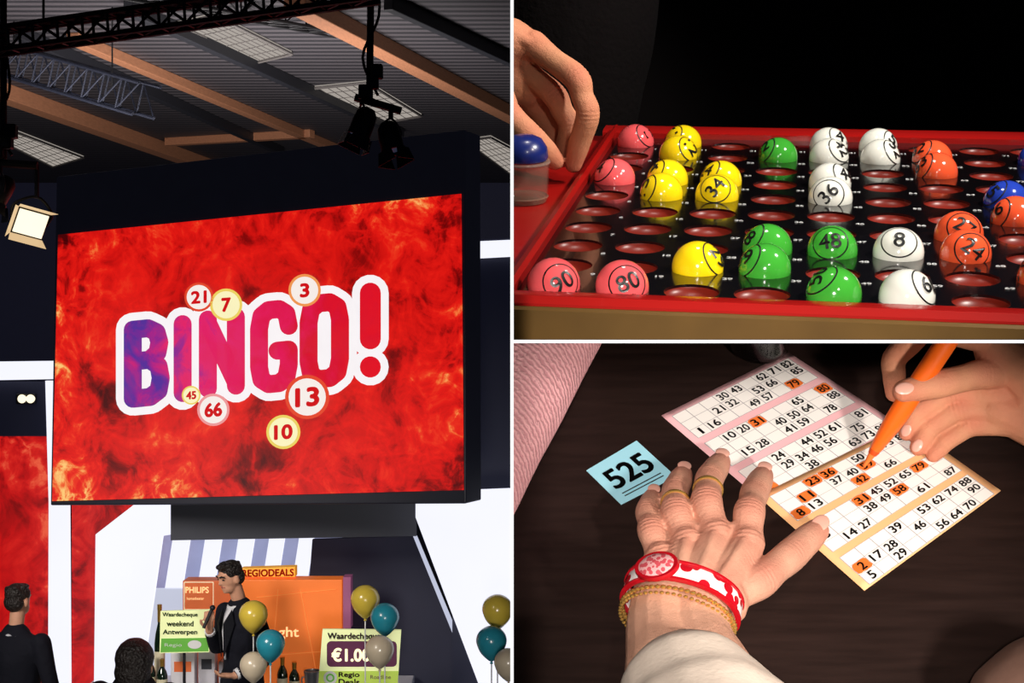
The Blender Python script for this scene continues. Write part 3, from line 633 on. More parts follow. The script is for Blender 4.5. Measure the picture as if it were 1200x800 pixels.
# ================================================================ UPPER RIGHT: THE BALL TRAY
p=.04; RB=.0156
obs=[(0,0,643,326),(1,0,728,326),(2,1,820,307),(3,1,898,310),(3,2,902,288),(4,2,978,289),(5,2,1055,291),(4,0,979,333),(5,0,1062,336),(6,2,1130,294),(6,3,1122,268),(7,4,1183,252),(0,9,743,160),(1,9,801,159),(1,8,796,177),(0,6,716,207),(1,5,775,226),(2,5,842,222),(3,8,914,181),(4,8,973,178),(5,8,1033,179),(6,7,1098,197),(7,5,1175,232),(4,5,975,227)]
obs=[(k,r,x,y+9.5-.35*r) for k,r,x,y in obs]
def rotv(w):
    return np.array(M.Rotation(w[2],3,'Z')@M.Rotation(w[1],3,'Y')@M.Rotation(w[0],3,'X'))
K=np.array([o[0] for o in obs]);Rr=np.array([o[1] for o in obs]);OB=np.array([[o[2],o[3]] for o in obs],float)
def proj(q):
    X=np.stack([K*p,Rr*q[6],0*K],1)@rotv(q[:3]).T+q[3:6]
    return np.stack([600+F*X[:,0]/X[:,1],400-F*X[:,2]/X[:,1]],1)
t0=U(643,326,.87); q=np.array([R(20),0,R(-12),*t0,.04]); lam=1e-3
def res(q): return (proj(q)-OB).ravel()
for it in range(80):
    r=res(q); J=np.zeros((len(r),7))
    for j in range(7):
        dq=q.copy(); dq[j]+=1e-6; J[:,j]=(res(dq)-r)/1e-6
    A=J.T@J; st_=np.linalg.solve(A+lam*np.diag(np.diag(A)),-J.T@r)
    if np.sum(res(q+st_)**2)<np.sum(r**2): q=q+st_; lam*=.4
    else: lam*=4
RM=M(rotv(q[:3]).tolist()); TT=V(q[3:6].tolist()); rp=float(q[6])
TW=lambda u,v,w: RM@V((u,v,w))+TT
TN=(RM@V((0,0,1)))
TPx=lambda px,py,w=0: ray_plane(px,py,TT+TN*w,TN)
balls=[(0,0,'pink','90'),(1,0,'pink','80*'),(0,6,'pink',''),(0,9,'pink',''),(1,5,'yellow',''),(1,6,'yellow',''),(1,8,'yellow',''),(1,9,'yellow',''),(2,5,'yellow','34'),(2,6,'yellow',''),(2,1,'yellow',''),
 (3,1,'green',''),(3,2,'green',''),(4,0,'green',''),(4,2,'green','48'),(3,8,'green',''),(4,5,'white','36'),(4,6,'white',''),(4,8,'white',''),(4,9,'white',''),(5,8,'white',''),(5,9,'white',''),(5,0,'white',''),(5,2,'white','8'),
 (6,2,'orange','24'),(6,3,'orange','27'),(6,7,'orange',''),(6,8,'orange',''),(7,4,'orange',''),(7,5,'blue',''),(8,8,'blue',''),(7,1,'orange','')]
ROLL={(0,0):.55,(1,0):.4,(2,5):.9,(4,2):.08,(4,5):.8,(5,2):-.05,(6,2):-.6,(6,3):-.5}
OFF={(0,0):(.35,.1),(1,0):(.25,.15),(2,5):(-.1,.45),(4,5):(-.1,.25),(5,2):(.05,.62),(6,2):(.35,.25),(6,3):(.3,.4),(4,2):(-.1,.42)}
full={(b[0],b[1]) for b in balls}
wbd=-.0005; wfl=-.0170
UL=-.5*p; UR=8.6*p; VF=-.5*rp; VB=9.6*rp
tray=thing('ball_tray','red lacquered ball tray with a black numbered hole board and gold front','tray',TW(4*p,4.5*rp,-.03))
# board with real holes and a red cup under each
mb=MB(); cup=MB(); NS=24; hr=.0160
us=[UL]+[(k+.5)*p for k in range(8)]+[UR]; vs_=[VF]+[(r+.5)*rp for r in range(9)]+[VB]
for k in range(9):
    for r in range(10):
        cu,cv=k*p,r*rp; u0,u1,v0,v1=us[k],us[k+1],vs_[r],vs_[r+1]
        ang=[2*math.pi*i/NS for i in range(NS)]
        out=[];inn=[]
        for a in ang:
            c,s=math.cos(a),math.sin(a); tt=1e9
            if c>1e-9: tt=min(tt,(u1-cu)/c)
            if c<-1e-9: tt=min(tt,(u0-cu)/c)
            if s>1e-9: tt=min(tt,(v1-cv)/s)
            if s<-1e-9: tt=min(tt,(v0-cv)/s)
            out.append((cu+c*tt,cv+s*tt)); inn.append((cu+c*hr,cv+s*hr))
        V3=[TW(a,b,wbd) for a,b in out]+[TW(a,b,wbd) for a,b in inn]+[TW(a,b,wbd-.0016) for a,b in inn]
        fs=[]
        for i in range(NS):
            j=(i+1)%NS; fs.append((i,j,NS+j,NS+i)); fs.append((NS+i,NS+j,2*NS+j,2*NS+i))
        for (ca,cb) in((u0,v0),(u1,v0),(u1,v1),(u0,v1)):
            aa=math.atan2(cb-cv,ca-cu)%(2*math.pi); i=int(aa/(2*math.pi/NS))%NS; V3.append(TW(ca,cb,wbd)); fs.append((i,len(V3)-1,(i+1)%NS))
        mb.add(V3,fs)
        vs=[];fs=[]; dk=1.0 if (k,r) in full else .4
        for q_,(rr_,ww) in enumerate([(1,-.0016),(.97,-.0042),(.86,-.0085),(.62,-.0128),(.3,-.0152)]):
            for a in ang: vs.append(TW(cu+hr*rr_*math.cos(a),cv+hr*rr_*math.sin(a),wbd-.0016+(ww+.0016)*dk))
        for q_ in range(4):
            for i in range(NS): j=(i+1)%NS; fs.append((q_*NS+i,q_*NS+j,(q_+1)*NS+j,(q_+1)*NS+i))
        fs.append([4*NS+i for i in range(NS)]); cup.add(vs,fs)
nbd=mb.build('number_board',blackgloss,tray,clip=CLT,normals=False,smooth=False)
cup.build('hole_cups',mat('red cup lacquer',rgb(108,26,15),.35,var=.5,scale=22,spec=.3),tray,clip=CLT,normals=False)
mb=MB(); mb.prism([TW(UL,VF,wfl),TW(UR,VF,wfl),TW(UR,VB,wfl),TW(UL,VB,wfl)],TN*-.004); mb.build('tray_floor',redfloor,tray,clip=CLT)
mb=MB()
tp=lambda x,y: TW(x,-y,wbd+.0004)
for k in range(9):
    for r in range(10): text(mb,str(k*10+10-r),tp,(k+.47)*p,-(r-.40)*rp,.0042,bold=.0002,nb=4)
mb.build('hole_numbers',whiteink,nbd,clip=CLT,normals=False,smooth=False)
mb=MB()
def prof(pts,a,b,along):  # sweep a profile of (x,w) between a and b
    P=[TW(*( (a,x,w) if along=='u' else (x,a,w))) for x,w in pts]; Q=[TW(*((b,x,w) if along=='u' else (x,b,w))) for x,w in pts]
    m=len(P); mb.add(P+Q,[list(range(m)),list(range(2*m-1,m-1,-1))]+[(i,(i+1)%m,m+(i+1)%m,m+i) for i in range(m)])
prof([(VF,wfl),(VF,.0040),(VF-.004,.0052),(VF-.012,.0048),(VF-.015,.001),(VF-.015,-.03),(VF,-.03)],UL-.1,UR+.1,'u')
prof([(VB,wfl),(VB,.004),(VB+.006,.006),(VB+.024,.006),(VB+.028,.002),(VB+.028,-.03),(VB,-.03)],UL-.012,UR+.1,'u')
prof([(UL,wfl),(UL,.005),(UL-.003,.0065),(UL-.007,.005),(UL-.009,-.004),(UL-.14,-.004),(UL-.14,-.03),(UL,-.03)],VF-.015,VB+.026,'v')
mb.build('rim',redlac,tray,clip=CLT,bev=0,angle=30)
mb=MB(); prof([(VF-.0152,-.0005),(VF-.018,-.002),(VF-.018,-.06),(VF-.0152,-.06)],UL-.1,UR+.1,'u'); mb.build('front_band',gold,tray,clip=CLT)
mb=MB(); mb.prism([TW(-.3,.0,-.031),TW(.55,.0,-.031),TW(.55,.62,-.031),TW(-.3,.62,-.031)],TN*-.02); tag(mb.build('table',black,clip=CLT),'black table surface under the ball tray','table')
BC={'pink':rgb(238,92,96),'yellow':rgb(250,214,20),'green':rgb(60,158,50),'white':rgb(232,232,222),'orange':rgb(238,88,50),'blue':rgb(36,62,170)}
BM={k:mat('glossy %s ball'%k,c,.12,coat=.5,var=.04) for k,c in BC.items()}
ordn=['first','second','third','fourth','fifth','sixth','seventh','eighth','ninth','tenth']
def ball(k,r,c,num):
    ce=TW(k*p,r*rp,.0012)
    t=thing('bingo_ball','glossy %s bingo ball, %s column from the left, %s row from the front'%(c,ordn[k],ordn[r]),'ball',ce,'balls in the tray')
    mb=MB(); mb.ell(ce,(RB,RB,RB),None,40); sh=mb.build('shell',BM[c],t,clip=CLT,angle=80)
    to=(-ce).normalized(); rt=to.cross(V((0,0,1))).normalized(); up=rt.cross(to)
    if up.z<0: up=-up
    if rt.x<0: rt=-rt
    rng=random.Random(k*31+r)
    if num: ox,oy=OFF.get((k,r),(0,.35)); dirn=(to+up*oy+rt*ox).normalized(); ro=ROLL.get((k,r),0)
    else: dirn=(to*.5+up*rng.uniform(.2,.8)+rt*rng.choice((-1,1))*rng.uniform(.6,1.0)).normalized(); ro=rng.uniform(-1.2,1.2)
    e1=(rt-dirn*rt.dot(dirn)).normalized(); e2=dirn.cross(e1); 
    if e2.dot(up)<0: e2=-e2
    a1=e1*math.cos(ro)+e2*math.sin(ro); a2=-e1*math.sin(ro)+e2*math.cos(ro)
    sph=lambda x,y,rr=1.012: ce+(dirn+a1*x-a2*y).normalized()*RB*rr
    mb=MB(); n=48
    for r0,r1 in((.86,.97),):
        vs=[];fs=[]
        for i in range(n):
            a=2*math.pi*i/n; vs+=[sph(r0*math.cos(a),r0*math.sin(a),1.008),sph(r1*math.cos(a),r1*math.sin(a),1.008)]
        for i in range(n): j=(i+1)%n; fs.append((2*i,2*j,2*j+1,2*i+1))
        mb.add(vs,fs)
    s=num if num else str((k*10+10-r))
    star=s.endswith('*'); s=s.rstrip('*')
    text(mb,s,lambda x,y:sph(x,y,1.03),0,-.05 if star else 0,.66,(.92 if len(s)>1 else .42),bold=.014,nb=6)
    if star: text(mb,'*',lambda x,y:sph(x,y,1.03),0,.58,.24,bold=.014,nb=6)
    mb.build('printed_number',ink,sh,clip=CLT,normals=False,smooth=False)
for b in balls: ball(*b)
# jar with blue lid
JS=.9; jb=TPx(615,236,-.0038); t=thing('jar','small clear jar with a blue lid on the red tray edge','jar',jb); X=X4(jb,TN,V((0,1,0)))@M.Diagonal((JS,JS,JS,1))
tinted=mat('tinted clear plastic',rgb(170,140,124),.05,var=.05,alpha=.15,coat=.5)
mb=MB(); mb.lathe([(0,0),(.016,0),(.019,.004),(.0205,.034),(.0195,.034),(.018,.005),(0,.002)],X,28); mb.build('glass_body',tinted,t,clip=CLT)
mb=MB(); mb.lathe([(.0195,.0315),(.0210,.0315),(.0214,.0325),(.0210,.0335),(.0195,.0335)],X,28); mb.build('rim_ring',mat('frosted rim',rgb(150,128,118),.2,alpha=.45),t,clip=CLT)
mb=MB(); mb.lathe([(.0165,.0005),(.0175,.0005),(.0195,.0045),(.0185,.0055),(.017,.004)],X,28); mb.build('base_ring',mat('thick glass foot',rgb(150,112,94),.15,alpha=.5,coat=.4),t,clip=CLT)
mb=MB(); mb.lathe([(0,.0345),(.0185,.0345),(.0195,.037),(.0185,.0445),(.0145,.051),(.008,.054),(0,.0545)],X,28); mb.build('lid',mat('blue plastic lid',rgb(16,32,104),.3,coat=.2),t,clip=CLT)
# ---------------------------------------------------------------- hand helpers
def finger(J,r,up,CR,FS,cre=True,knob=1.0,tip=.72,amp=.0010):
    """joints knuckle, middle, end joint, tip (3D) -> tapered, jointed chain; collects creases and redness"""
    a,b,c,d=[V(x) for x in J]; up=V(up).normalized(); k=knob
    pts=[a,a.lerp(b,.5),b,b.lerp(c,.5),c,c.lerp(d,.55),d]; rad=[r*1.18,r*(1.04-.06*k),r*(1.0+.04*k),r*(.96-.05*k),r*(.94+.02*k),r*.89,r*tip]
    if cre:
        for q,ax,k_ in((b,(c-a).normalized(),1),(c,(d-b).normalized(),.8)): CR.append((tuple(q),tuple(ax),tuple(up),amp*k_,r*1.45,.0032))
    FS+= [(tuple(b+up*r),r*1.5,.5),(tuple(c+up*r),r*1.3,.35),(tuple(d),r*1.7,.5),(tuple(a+up*r),r*1.8,.4)]
    return (pts,rad)
def nailat(tip,back,nrm,w,l,parent,clip):
    d=(V(tip)-V(back)).normalized(); nrm=(V(nrm)-d*V(nrm).dot(d)).normalized(); X=M((d.cross(nrm),d,nrm)).transposed()
    mb=MB(); mb.ell(V(tip),(w,l,.0012),X,16); mb.build('fingernail',nail,parent,clip=clip)
# player behind the tray
tip=TPx(674,198,.007); d0=tip.y
t=thing('person','person in a dark sweater reaching down to the tray with one hand','person',U(640,60,d0+.1))
u=lambda x,y,dd: U(x,y,d0+dd)
CR=[];FS=[]; vw=V((0.25,-1,.35))
hand=[finger([u(624,52,-.002),u(676,92,-.026),u(689,134,-.026),u(672,192,-.003)],.0096,vw,CR,FS,knob=1.2),
 finger([u(608,76,.012),u(650,112,.000),u(668,148,.002),u(660,186,.006)],.0094,vw,CR,FS,True,knob=1.1),
 finger([u(594,96,.026),u(630,128,.020),u(648,154,.020),u(646,176,.018)],.0088,vw,CR,FS,False,knob=.8),
 finger([u(570,96,-.006),u(594,132,-.024),u(622,160,-.030),u(650,188,-.010)],.0104,vw,CR,FS,True,knob=.9),
 ([u(500,34,.05),u(550,46,.03),u(590,56,.012)],[.034,.032,.0225]),([u(545,50,.02),u(592,48,.006),u(625,54,-.001)],[.026,.019,.0112]),
 ([u(550,74,.02),u(587,77,.016),u(611,78,.013)],[.028,.0215,.0122]),([u(540,78,.01),u(566,96,-.004),u(588,122,-.016)],[.028,.0215,.0124]),
 ([u(570,80,.016),u(602,95,.018),u(622,112,.018)],[.023,.018,.012]),
 ([u(560,44,.008),u(598,44,-.006),u(627,52,-.010)],[.006,.0048,.0050]),([u(560,66,.008),u(594,66,.002),u(614,74,.003)],[.006,.0045,.0048])]
bo=blend('body',hand,[],.0011,skin2,t,clip=CLT,it=5,creases=CR,flush=FS)
nailat(u(675,183,-.0105),u(689,134,-.030),V((.5,-1,.1)),.0043,.0062,bo,CLT)
swt=mat('dark brown knit',rgb(34,27,27),.95,bump=.8,bscale=150,scale=30)
blend('sweater',[([U(640,230,1.8),U(655,120,1.78),U(665,20,1.78),U(670,-120,1.8)],[.08,.095,.105,.12])],[],.008,swt,t,clip=CLT)

# ================================================================ LOWER RIGHT: TABLE WITH BINGO CARDS
TA=R(44); N3=V((0,-math.sin(TA),math.cos(TA))); P3=U(900,600,1.17)
T=lambda px,py,h=0: ray_plane(px,py,P3+N3*h,N3)
wood_t=mat('dark walnut table',rgb(36,24,21),.42,var=.6,scale=5,stretch=((3,42,3),(0,0,R(-38))),bump=.12,bscale=90,spec=.3)
mb=MB(); mb.prism([T(560,330),T(1330,330),T(1330,880),T(560,880)],-N3*.03); tag(mb.build('table',wood_t,clip=CLB,smooth=False),'dark brown wooden table under the bingo cards','table')
def quadmap(q,h):
    A,B_,C_,D=[T(x,y,h) for x,y in q]
    def f(u,v,o=0,curl=0):
        P=A.lerp(B_,u).lerp(D.lerp(C_,u),v); return P+N3*o
    return f
def sheet(name,quad,h,paper,tickets,marks,label,daub):
    f=quadmap(quad,h); t=thing(name,label,'bingo card',f(.5,.5)); bend=lambda u,v: .0012*math.sin(math.pi*u)*math.sin(math.pi*v)
    g=lambda u,v,o=0: f(u,v,o+bend(u,v))
    nu=16; mb=MB(); vs=[];fs=[]
    for i in range(nu+1):
        for j in range(nu+1): vs.append(g(i/nu,j/nu))
    m=nu+1
    for i in range(nu):
        for j in range(nu): fs.append((i*m+j,(i+1)*m+j,(i+1)*m+j+1,i*m+j+1))
    mb.add(vs,fs); o=mb.build('paper',paper,t,normals=False); sol=o.modifiers.new('thick','SOLIDIFY'); sol.thickness=.0003
    cells=MB();lines=MB();nums=MB()
    for k,rows in enumerate(tickets):
        v0=k/3+.048; v1=(k+1)/3-.012; u0,u1=.045,.955; dv=(v1-v0)/3; du=(u1-u0)/9
        for i in range(9):
            for j in range(3):
                a,b=u0+i*du,v0+j*dv; cells.face([g(a,b,.0004),g(a+du,b,.0004),g(a+du,b+dv,.0004),g(a,b+dv,.0004)])
        def ln(a,b,w=.0024):
            (x0,y0),(x1,y1)=a,b
            if x0==x1: 
                for s in range(3): ya=y0+(y1-y0)*s/3; yb_=y0+(y1-y0)*(s+1)/3; lines.face([g(x0-w,ya,.0006),g(x0+w,ya,.0006),g(x0+w,yb_,.0006),g(x0-w,yb_,.0006)])
            else:
                for s in range(9): xa=x0+(x1-x0)*s/9; xb=x0+(x1-x0)*(s+1)/9; lines.face([g(xa,y0-w*.7,.0006),g(xb,y0-w*.7,.0006),g(xb,y0+w*.7,.0006),g(xa,y0+w*.7,.0006)])
        for i in range(10): ln((u0+i*du,v0),(u0+i*du,v1))
        for j in range(4): ln((u0,v0+j*dv),(u1,v0+j*dv))
        for j,row in enumerate(rows):
            for nmb in row:
                c=min(nmb//10,8); cx=u0+(c+.5)*du; cy=v0+(j+.5)*dv
                text(nums,str(nmb),lambda x,y:g(x,y,.0010),cx,cy,dv*.68,(du*.66 if nmb>9 else du*(.14 if nmb==1 else .32)),bold=.0018,nb=6)
                if nmb in marks.get(k,()):
                    da=MB(); pts=[]; ph=random.uniform(0,6)
                    for i in range(24):
                        a=2*math.pi*(i+.5)/24; c_,s_=math.cos(a),math.sin(a); sq=1/max(abs(c_),abs(s_))**.92; w_=1+.03*math.sin(3*a+ph)+.03*math.sin(7*a+2*ph)
                        pts.append(g(cx+du*.48*c_*sq*w_,cy+dv*.47*s_*sq*w_,.0008))
                    da.face(pts); da.build('marker_daub',daub,o,normals=False)
    cells.build('ticket_cells',mat(name+' cells',rgb(244,238,232),.7,var=.02),o,normals=False); lines.build('grid_lines',mat('grid print',rgb(172,164,166),.7),o,normals=False)
    nums.build('printed_numbers',ink,o,normals=False,smooth=False)
    return t
pinkp=mat('pink paper',rgb(244,186,190),.7,var=.03); orp=mat('orange paper',rgb(244,184,128),.7,var=.03); daub=mat('orange marker ink',rgb(244,116,44),.6,var=.25,scale=120)
sheet('bingo_card',[(775,487),(924,413),(1056,499),(892,586)],.0006,pinkp,[[[30,43,62,71,82],[21,32,53,66,85],[1,16,49,57,79]],[[10,20,31,65,80],[40,50,64,88],[15,28,41,59,78]],[[24,44,52,61,81],[29,34,46,56,75],[2,38,63,73,90]]],{0:(79,),1:(31,80),2:(2,)},'pink bordered bingo card half covered by the fingers',daub)
sheet('bingo_card',[(888,581),(1062,497),(1173,575),(1013,692)],.0016,orp,[[[23,36,50,73,86],[11,37,40,59],[8,13,42,66]],[[31,45,52,65,79],[3,38,49,58],[14,27,61,87]],[[39,53,62,74,88],[2,17,28,46,90],[5,29,56,64,70]]],{0:(8,11,23,36,42,59),1:(31,58,79),2:(2,)},'orange bordered bingo card being marked with the orange pen',daub)
f=quadmap([(687,551),(746,516),(792,558),(728,591)],.0005); t=thing('number_tag','pale blue paper tag printed 525 left of the hand','tag',f(.5,.5))
mb=MB(); mb.prism([f(0,0),f(1,0),f(1,1),f(0,1)],-N3*.0004); pa=mb.build('paper',mat('pale blue paper',rgb(158,216,232),.7,var=.02),t)
mb=MB(); pj=lambda x,y:f(x,y,.0006); text(mb,'525',pj,.5,.46,.44,.74,bold=.014,nb=8); mb.build('printed_number',ink,pa,normals=False,smooth=False)
for v,uu in((.80,.36),(.87,.36)): mb=MB(); mb.face([pj(.5-uu,v),pj(.5+uu,v),pj(.5+uu,v+.022),pj(.5-uu,v+.022)]); mb.build('underline',ink,pa,normals=False,smooth=False)
# --- hand resting on the cards
t=thing('person','person in a cream sleeve resting a ringed hand on the bingo cards','person',T(800,700,0))
CR=[];FS=[]
J={'pinky':[(774,655,.023),(763,622,.027),(759,600,.019),(765,582,.0090)],'ring':[(804,637,.027),(792,600,.031),(791,576,.021),(800,556,.0095)],
'middle':[(838,628,.029),(828,588,.034),(831,562,.023),(844,541,.0095)],'index':[(875,637,.028),(878,601,.033),(884,578,.022),(894,557,.0095)]}
FR={'pinky':.0099,'ring':.0110,'middle':.0115,'index':.0115}
ch=[];bl=[]
for k_,jj in J.items():
    JJ=[T(*a) for a in jj]; ch.append(finger(JJ,FR[k_],N3,CR,FS,knob=1.2,tip=.72,amp=.0011)); bl.append((JJ[0]+N3*.0048,(.0108,.0108,.0102)))
    CR.append((tuple(JJ[0]+N3*.012),tuple((JJ[1]-JJ[0]).normalized()),tuple(N3),.0007,.013,.0040))
    for q_ in (.35,.65): m_=JJ[0].lerp(JJ[1],q_); CR.append((tuple(m_+N3*.010),tuple((JJ[1]-JJ[0]).normalized()),tuple(N3),.00030,.010,.0026))
for a_,b_ in(('pinky','ring'),('ring','middle'),('middle','index')):   # webs between the fingers
    A=T(*J[a_][0]).lerp(T(*J[a_][1]),.25); B2=T(*J[b_][0]).lerp(T(*J[b_][1]),.25); ch.append(([A-N3*.002,B2-N3*.002],[.0086,.0086]))
TJ=[T(845,704,.024),T(890,680,.025),T(926,651,.018),T(957,622,.0110)]
ch.append(finger(TJ,.0128,(N3+V((.3,0,.2))).normalized(),CR,FS,tip=.74))
for k_,(w0,m0) in {'pinky':((770,718,.028),(769,688,.024)),'ring':((787,716,.032),(795,676,.028)),'middle':((807,716,.033),(822,674,.030)),'index':((824,716,.031),(850,680,.029))}.items():
    ch.append(([T(*w0),T(*m0),T(*J[k_][0])],[.0196,.0160,.0126]))
    a=T(*w0)+N3*.0124; b=T(*m0)+N3*.0136; c=T(*J[k_][0])+N3*.0090
    ch.append(([a,b,c],[.0048,.0040,.0046]))        # extensor tendon
for P_ in ([(790,706,.0475),(806,690,.0445),(812,662,.0395),(820,646,.0365)],[(834,700,.044),(836,680,.0425),(850,664,.0405),(856,646,.0375)],[(778,700,.043),(781,680,.0395),(787,660,.0365)]):   # veins on the back of the hand
    ch.append(([T(*a) for a in P_],[.0017]*len(P_)))
ch+=[([T(800,720,.028),T(845,704,.024)],[.025,.020]),([T(840,705,.022),T(868,672,.022)],[.0175,.0145]),([T(795,690,.020),T(820,660,.019)],[.019,.017]),
 ([T(780,712,.032),T(778,750,.036),T(790,810,.05),T(806,870,.06)],[.0255,.0262,.032,.035]),([T(814,712,.032),T(813,750,.036),T(834,810,.05),T(844,870,.06)],[.0255,.0272,.033,.036])]
for x,y in((790,690),(812,684),(838,690)): CR.append((tuple(T(x,y,.049)),tuple((T(822,640)-T(800,720)).normalized()),tuple(N3),.0005,.018,.0052))
bo=blend('body',ch,bl,.0011,skin,t,clip=CLB,it=4,creases=CR,flush=FS)
for k_,jj in J.items():
    a=T(*jj[3]);b=T(*jj[2]); r=FR[k_]*.72; dd=(a-b).normalized(); nailat(a+(N3*.80+dd*.4).normalized()*r*.95,b,(N3+dd*.65),r*.68,.0056,bo,CLB)
a,b=TJ[3],TJ[2]; nailat(a+(N3*.9+V((.2,0,.1))).normalized()*.0091,b,N3+V((.25,0,.15)),.0060,.0080,bo,CLB)
def eband(c,ax,e1,r1,r2,w,th,n=48,mats=1):
    ax=ax.normalized(); e1=(e1-ax*e1.dot(ax)).normalized(); e2=ax.cross(e1); mb=MB()
    prof_=[(0,-1),(.7,-1),(1,-.7),(1,.7),(.7,1),(0,1)]
    vs=[];fs=[];m=len(prof_)
    for i in range(n):
        a=2*math.pi*i/n
        for o,s in prof_: vs.append(c+e1*math.cos(a)*(r1+o*th)+e2*math.sin(a)*(r2+o*th)+ax*s*w/2)
    for i in range(n):
        j=(i+1)%n
        for k in range(m): l=(k+1)%m; fs.append((i*m+k,j*m+k,j*m+l,i*m+l))
    mb.add(vs,fs); return mb
wr=T(797,712,.033); fa=(T(822,660,.036)-T(802,740,.036)).normalized(); side=(fa.cross(N3)).normalized()
bred=spot_mat('red and white patterned band',rgb(190,18,34),rgb(242,232,228),105,.46,.2); bw2=mat('red bracelet edge',rgb(184,16,30),.25,coat=.4)
br=eband(wr+fa*.006,fa,side,.0385,.0304,.0140,.0034).build('bracelet',bred,t,clip=CLB)
for s in(-1,1): eband(wr+fa*(.006+s*.0072),fa,side,.0390,.0309,.0022,.0037).build('bracelet_edge',bw2,br,clip=CLB)
c=wr+fa*.006+(N3*.0290+side*-.0185); nn=(N3*1-side*.45).normalized()
XO=X4(c,nn,fa)@M.Diagonal((1.25,.95,1,1))
mb=MB(); mb.lathe([(0,.002),(.0108,.002),(.0112,.0044),(.009,.0068),(.005,.0080),(0,.0084)],XO,28); mb.build('bracelet_face',spot_mat('pale red speckled face',rgb(212,84,94),rgb(236,176,176),300,.5,.08),br)
mb=MB(); mb.lathe([(.0105,.0015),(.0128,.0015),(.0132,.003),(.0126,.0052),(.0105,.0052)],XO,28); mb.build('face_setting',bw2,br)
e2=fa.cross(side)
for off,rr in((-.0085,.0020),(-.0135,.0015)):
    cw_=wr+fa*off; mb=MB(); ns=60
    for i in range(ns):
        a=2*math.pi*i/ns; mb.ell(cw_+side*math.cos(a)*.0395+e2*math.sin(a)*.0320,(rr*1.1,rr*1.1,rr*.8),None,8)
    mb.build('gold_chain',goldm,t,clip=CLB)
for k_,i0,tt in(('ring',1,.45),('middle',1,.55)):
    a=T(*J[k_][i0]);b=T(*J[k_][i0+1]); c=a.lerp(b,tt); rr=FR[k_]*.910
    eband(c,(b-a),N3,rr,rr,.0034,.0012,32).build('ring',goldm,t,clip=CLB)
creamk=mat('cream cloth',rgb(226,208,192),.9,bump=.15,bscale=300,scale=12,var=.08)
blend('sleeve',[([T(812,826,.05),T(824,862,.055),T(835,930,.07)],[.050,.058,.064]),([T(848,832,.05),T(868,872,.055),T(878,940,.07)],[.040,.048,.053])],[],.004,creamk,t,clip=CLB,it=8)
blend('sleeve',[([T(1190,822,.03),T(1240,806,.04),T(1320,850,.05)],[.032,.038,.05])],[],.004,mat('shaded tan cloth',rgb(92,64,52),.9,bump=.2,bscale=140),t,clip=CLB,it=8)  # dimness of the second sleeve painted into its cloth colour
# --- hand writing with the orange pen
t=thing('person','person writing on the card, hand gripping an orange pen','person',T(1150,460,0))
CR=[];FS=[]; nv=(N3+V((.1,-.4,.2))).normalized()
fb=[finger([T(1146,394,.086),T(1084,386,.086),T(1048,420,.060),T(1048,460,.041)],.0102,nv,CR,FS),
 finger([T(1200,440,.057),T(1152,438,.066),T(1102,449,.068),T(1060,458,.063)],.0116,nv,CR,FS,tip=.78),
 finger([T(1172,466,.046),T(1112,461,.041),T(1078,482,.028),T(1063,506,.0125)],.0099,nv,CR,FS),
 finger([T(1178,482,.040),T(1122,480,.033),T(1090,501,.020),T(1076,524,.0098)],.0095,nv,CR,FS),
 finger([T(1188,498,.034),T(1138,499,.024),T(1108,517,.014),T(1094,533,.0080)],.0083,nv,CR,FS),
 ([T(1300,470,.06),T(1220,445,.058),T(1165,410,.074)],[.036,.028,.016]),([T(1300,490,.05),T(1210,475,.044)],[.034,.020]),([T(1220,460,.048),T(1160,450,.048)],[.022,.015]),
 ([T(1230,430,.062),T(1200,440,.057)],[.024,.017]),([T(1215,500,.034),T(1170,480,.038)],[.018,.015])]
bo=blend('body',fb,[],.0011,skin2,t,clip=CLB,it=5,creases=CR,flush=FS)
nailat(T(1060,455,.0718),T(1102,446,.0768),nv+V((-.1,-.2,0)),.0054,.0072,bo,CLB)
nailat(T(1062,504,.0189),T(1078,480,.036),N3+V((-.2,-.2,0)),.0042,.0054,bo,CLB); nailat(T(1075,522,.0156),T(1090,499,.028),N3+V((-.2,-.2,0)),.0040,.0054,bo,CLB)
tipp=T(1012,547,.003); end=T(1116,390,.105); dr=(end-tipp).normalized(); L_=(end-tipp).length
t=thing('pen','orange felt marker pen held over the orange card','pen',tipp); X=X4(tipp,dr,V((1,0,0)))
orpen=mat('orange plastic',rgb(236,100,20),.35,coat=.2)
mb=MB(); mb.lathe([(.0034,.013),(.0050,.020),(.0073,.040),(.0081,.052),(.0081,L_),(.0072,L_+.003),(0,L_+.003)],X,24); mb.build('barrel',orpen,t,clip=CLB)
mb=MB(); mb.lathe([(0,0),(.0012,.0008),(.0022,.008),(.0030,.0135),(0,.0135)],X,16); mb.build('tip',daub,t)
mb=MB(); mb.lathe([(.0034,.0125),(.0044,.0160),(.0040,.0175)],X,20); mb.build('collar',mat('dark orange collar',rgb(200,70,10),.4),t)
# --- pink sleeve at the left
t=thing('person','person in a pink knitted sweater leaning an arm on the table','person',T(620,480,0))
ax=[T(500,640,.05),T(552,530,.05),T(598,440,.052),T(648,340,.055)]
blend('body',[(ax,[.034,.036,.040,.044])],[],.005,skin,t,clip=CLB)
blend('sleeve',[(ax,[.046,.050,.053,.057])],[],.004,wave_mat('pink soft knit',rgb(204,140,146),rgb(234,174,177),75,'DIAGONAL',.95,.4),t,clip=CLB)
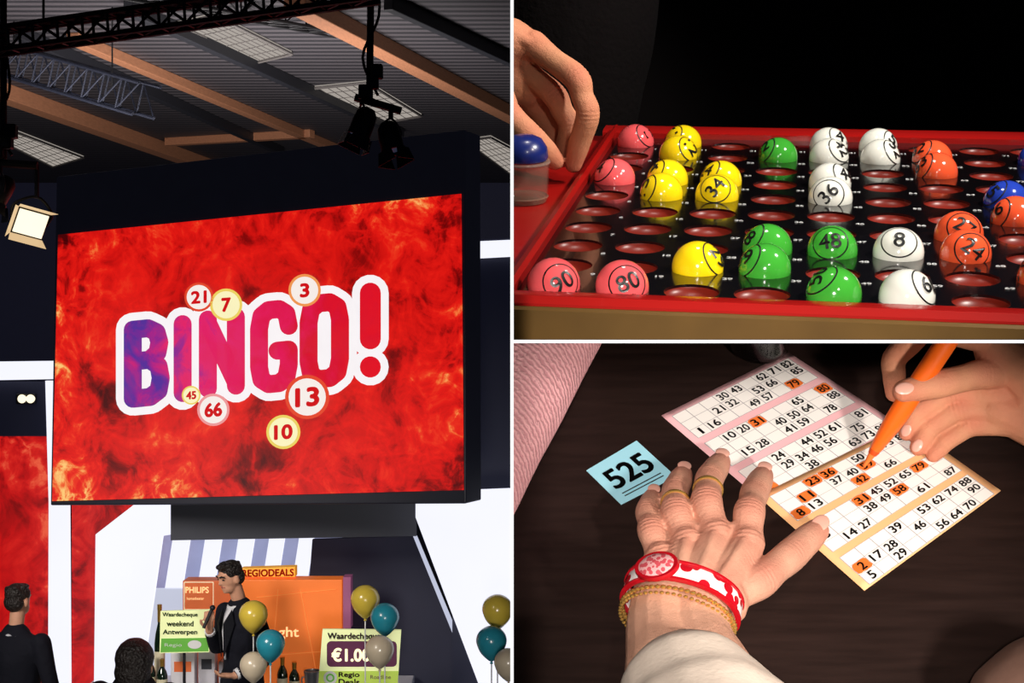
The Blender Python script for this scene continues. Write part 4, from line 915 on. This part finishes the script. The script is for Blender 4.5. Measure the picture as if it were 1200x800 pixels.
# --- glass foot at the top edge
gb=T(888,404,0); t=thing('drinking_glass','clear drinking glass whose foot shows above the pink card','glass',gb); X=X4(gb,N3,V((0,1,0)))
clear=mat('clear glass',rgb(240,240,240),.02,trans=1.0,var=.01,ior=1.45)
mb=MB(); mb.lathe([(0,.001),(.024,.001),(.026,.004),(.027,.03),(.025,.03),(.022,.006),(0,.005)],X,32); mb.build('bowl',clear,t,clip=CLB)

# ================================================================ LIGHT
def look(o,tgt): o.rotation_euler=(V(tgt)-o.location).to_track_quat('-Z','Y').to_euler()
def spot(loc,tgt,pw,ang,rad,col=(1,1,1),blend_=.6):
    l=bpy.data.lights.new('spot_lamp','SPOT'); l.energy=pw; l.spot_size=R(ang); l.spot_blend=blend_; l.shadow_soft_size=rad; l.color=col
    o=bpy.data.objects.new('spot_lamp',l); C.objects.link(o); o.location=loc; look(o,tgt); return o
def area(loc,tgt,pw,sz,col=(1,1,1)):
    l=bpy.data.lights.new('area_lamp','AREA'); l.energy=pw; l.size=sz; l.color=col
    o=bpy.data.objects.new('area_lamp',l); C.objects.link(o); o.location=loc; look(o,tgt); return o
spot((.62,.75,.62),TW(4*p,5*rp,0),32,60,.04,(1,.95,.88))
spot((.12,.9,.72),TW(1*p,6*rp,0),6,60,.05,(1,.93,.85))
spot((.30,.05,.30),TW(4*p,2*rp,-.01),6,40,.04,(1,.93,.82))  # fill added from the front to brighten the gold band
spot((.46,.62,.40),U(650,110,d0),8,20,.02,(1,.86,.72))
spot((.45,1.3,.70),U(700,70,1.8),4,40,.05,(1,.92,.88))  # unseen spot added to bring out the dark sweater
spot((-.04,-.25,.05),T(872,608),84,25,.03,(1,.93,.86),1.0)
spot((.50,.52,-.16),T(850,615),20,44,.03,(1,.92,.84))  # weak side light added to model the hands
area((-2.2,15.5,.2),(-3.2,18,3.2),300,2.0,(.98,.92,.90))  # unseen uplight added behind the screen to brighten the ceiling
area((-4.5,13.5,1.2),(-6,18,3.2),130,1.5,(.98,.90,.88))  # second added uplight, for the left part of the ceiling
spot((-4.5,5.0,1.2),(-2.1,11.6,-2.0),1800,30,.9,(1,.93,.85))
spot((-.2,4.0,-1.8),(-1.6,11.3,-2.1),450,45,.5,(1,.95,.9))
w=bpy.data.worlds.new('World'); scene.world=w; w.use_nodes=True
w.node_tree.nodes['Background'].inputs[0].default_value=(.35,.4,.6,1); w.node_tree.nodes['Background'].inputs[1].default_value=.02
cam=bpy.data.cameras.new('Camera'); cam.sensor_width=36; cam.lens=36*F/1200; cam.clip_start=.05; cam.clip_end=200
co=bpy.data.objects.new('Camera',cam); C.objects.link(co); co.location=(0,0,0); co.rotation_euler=(R(90),0,0); scene.camera=co
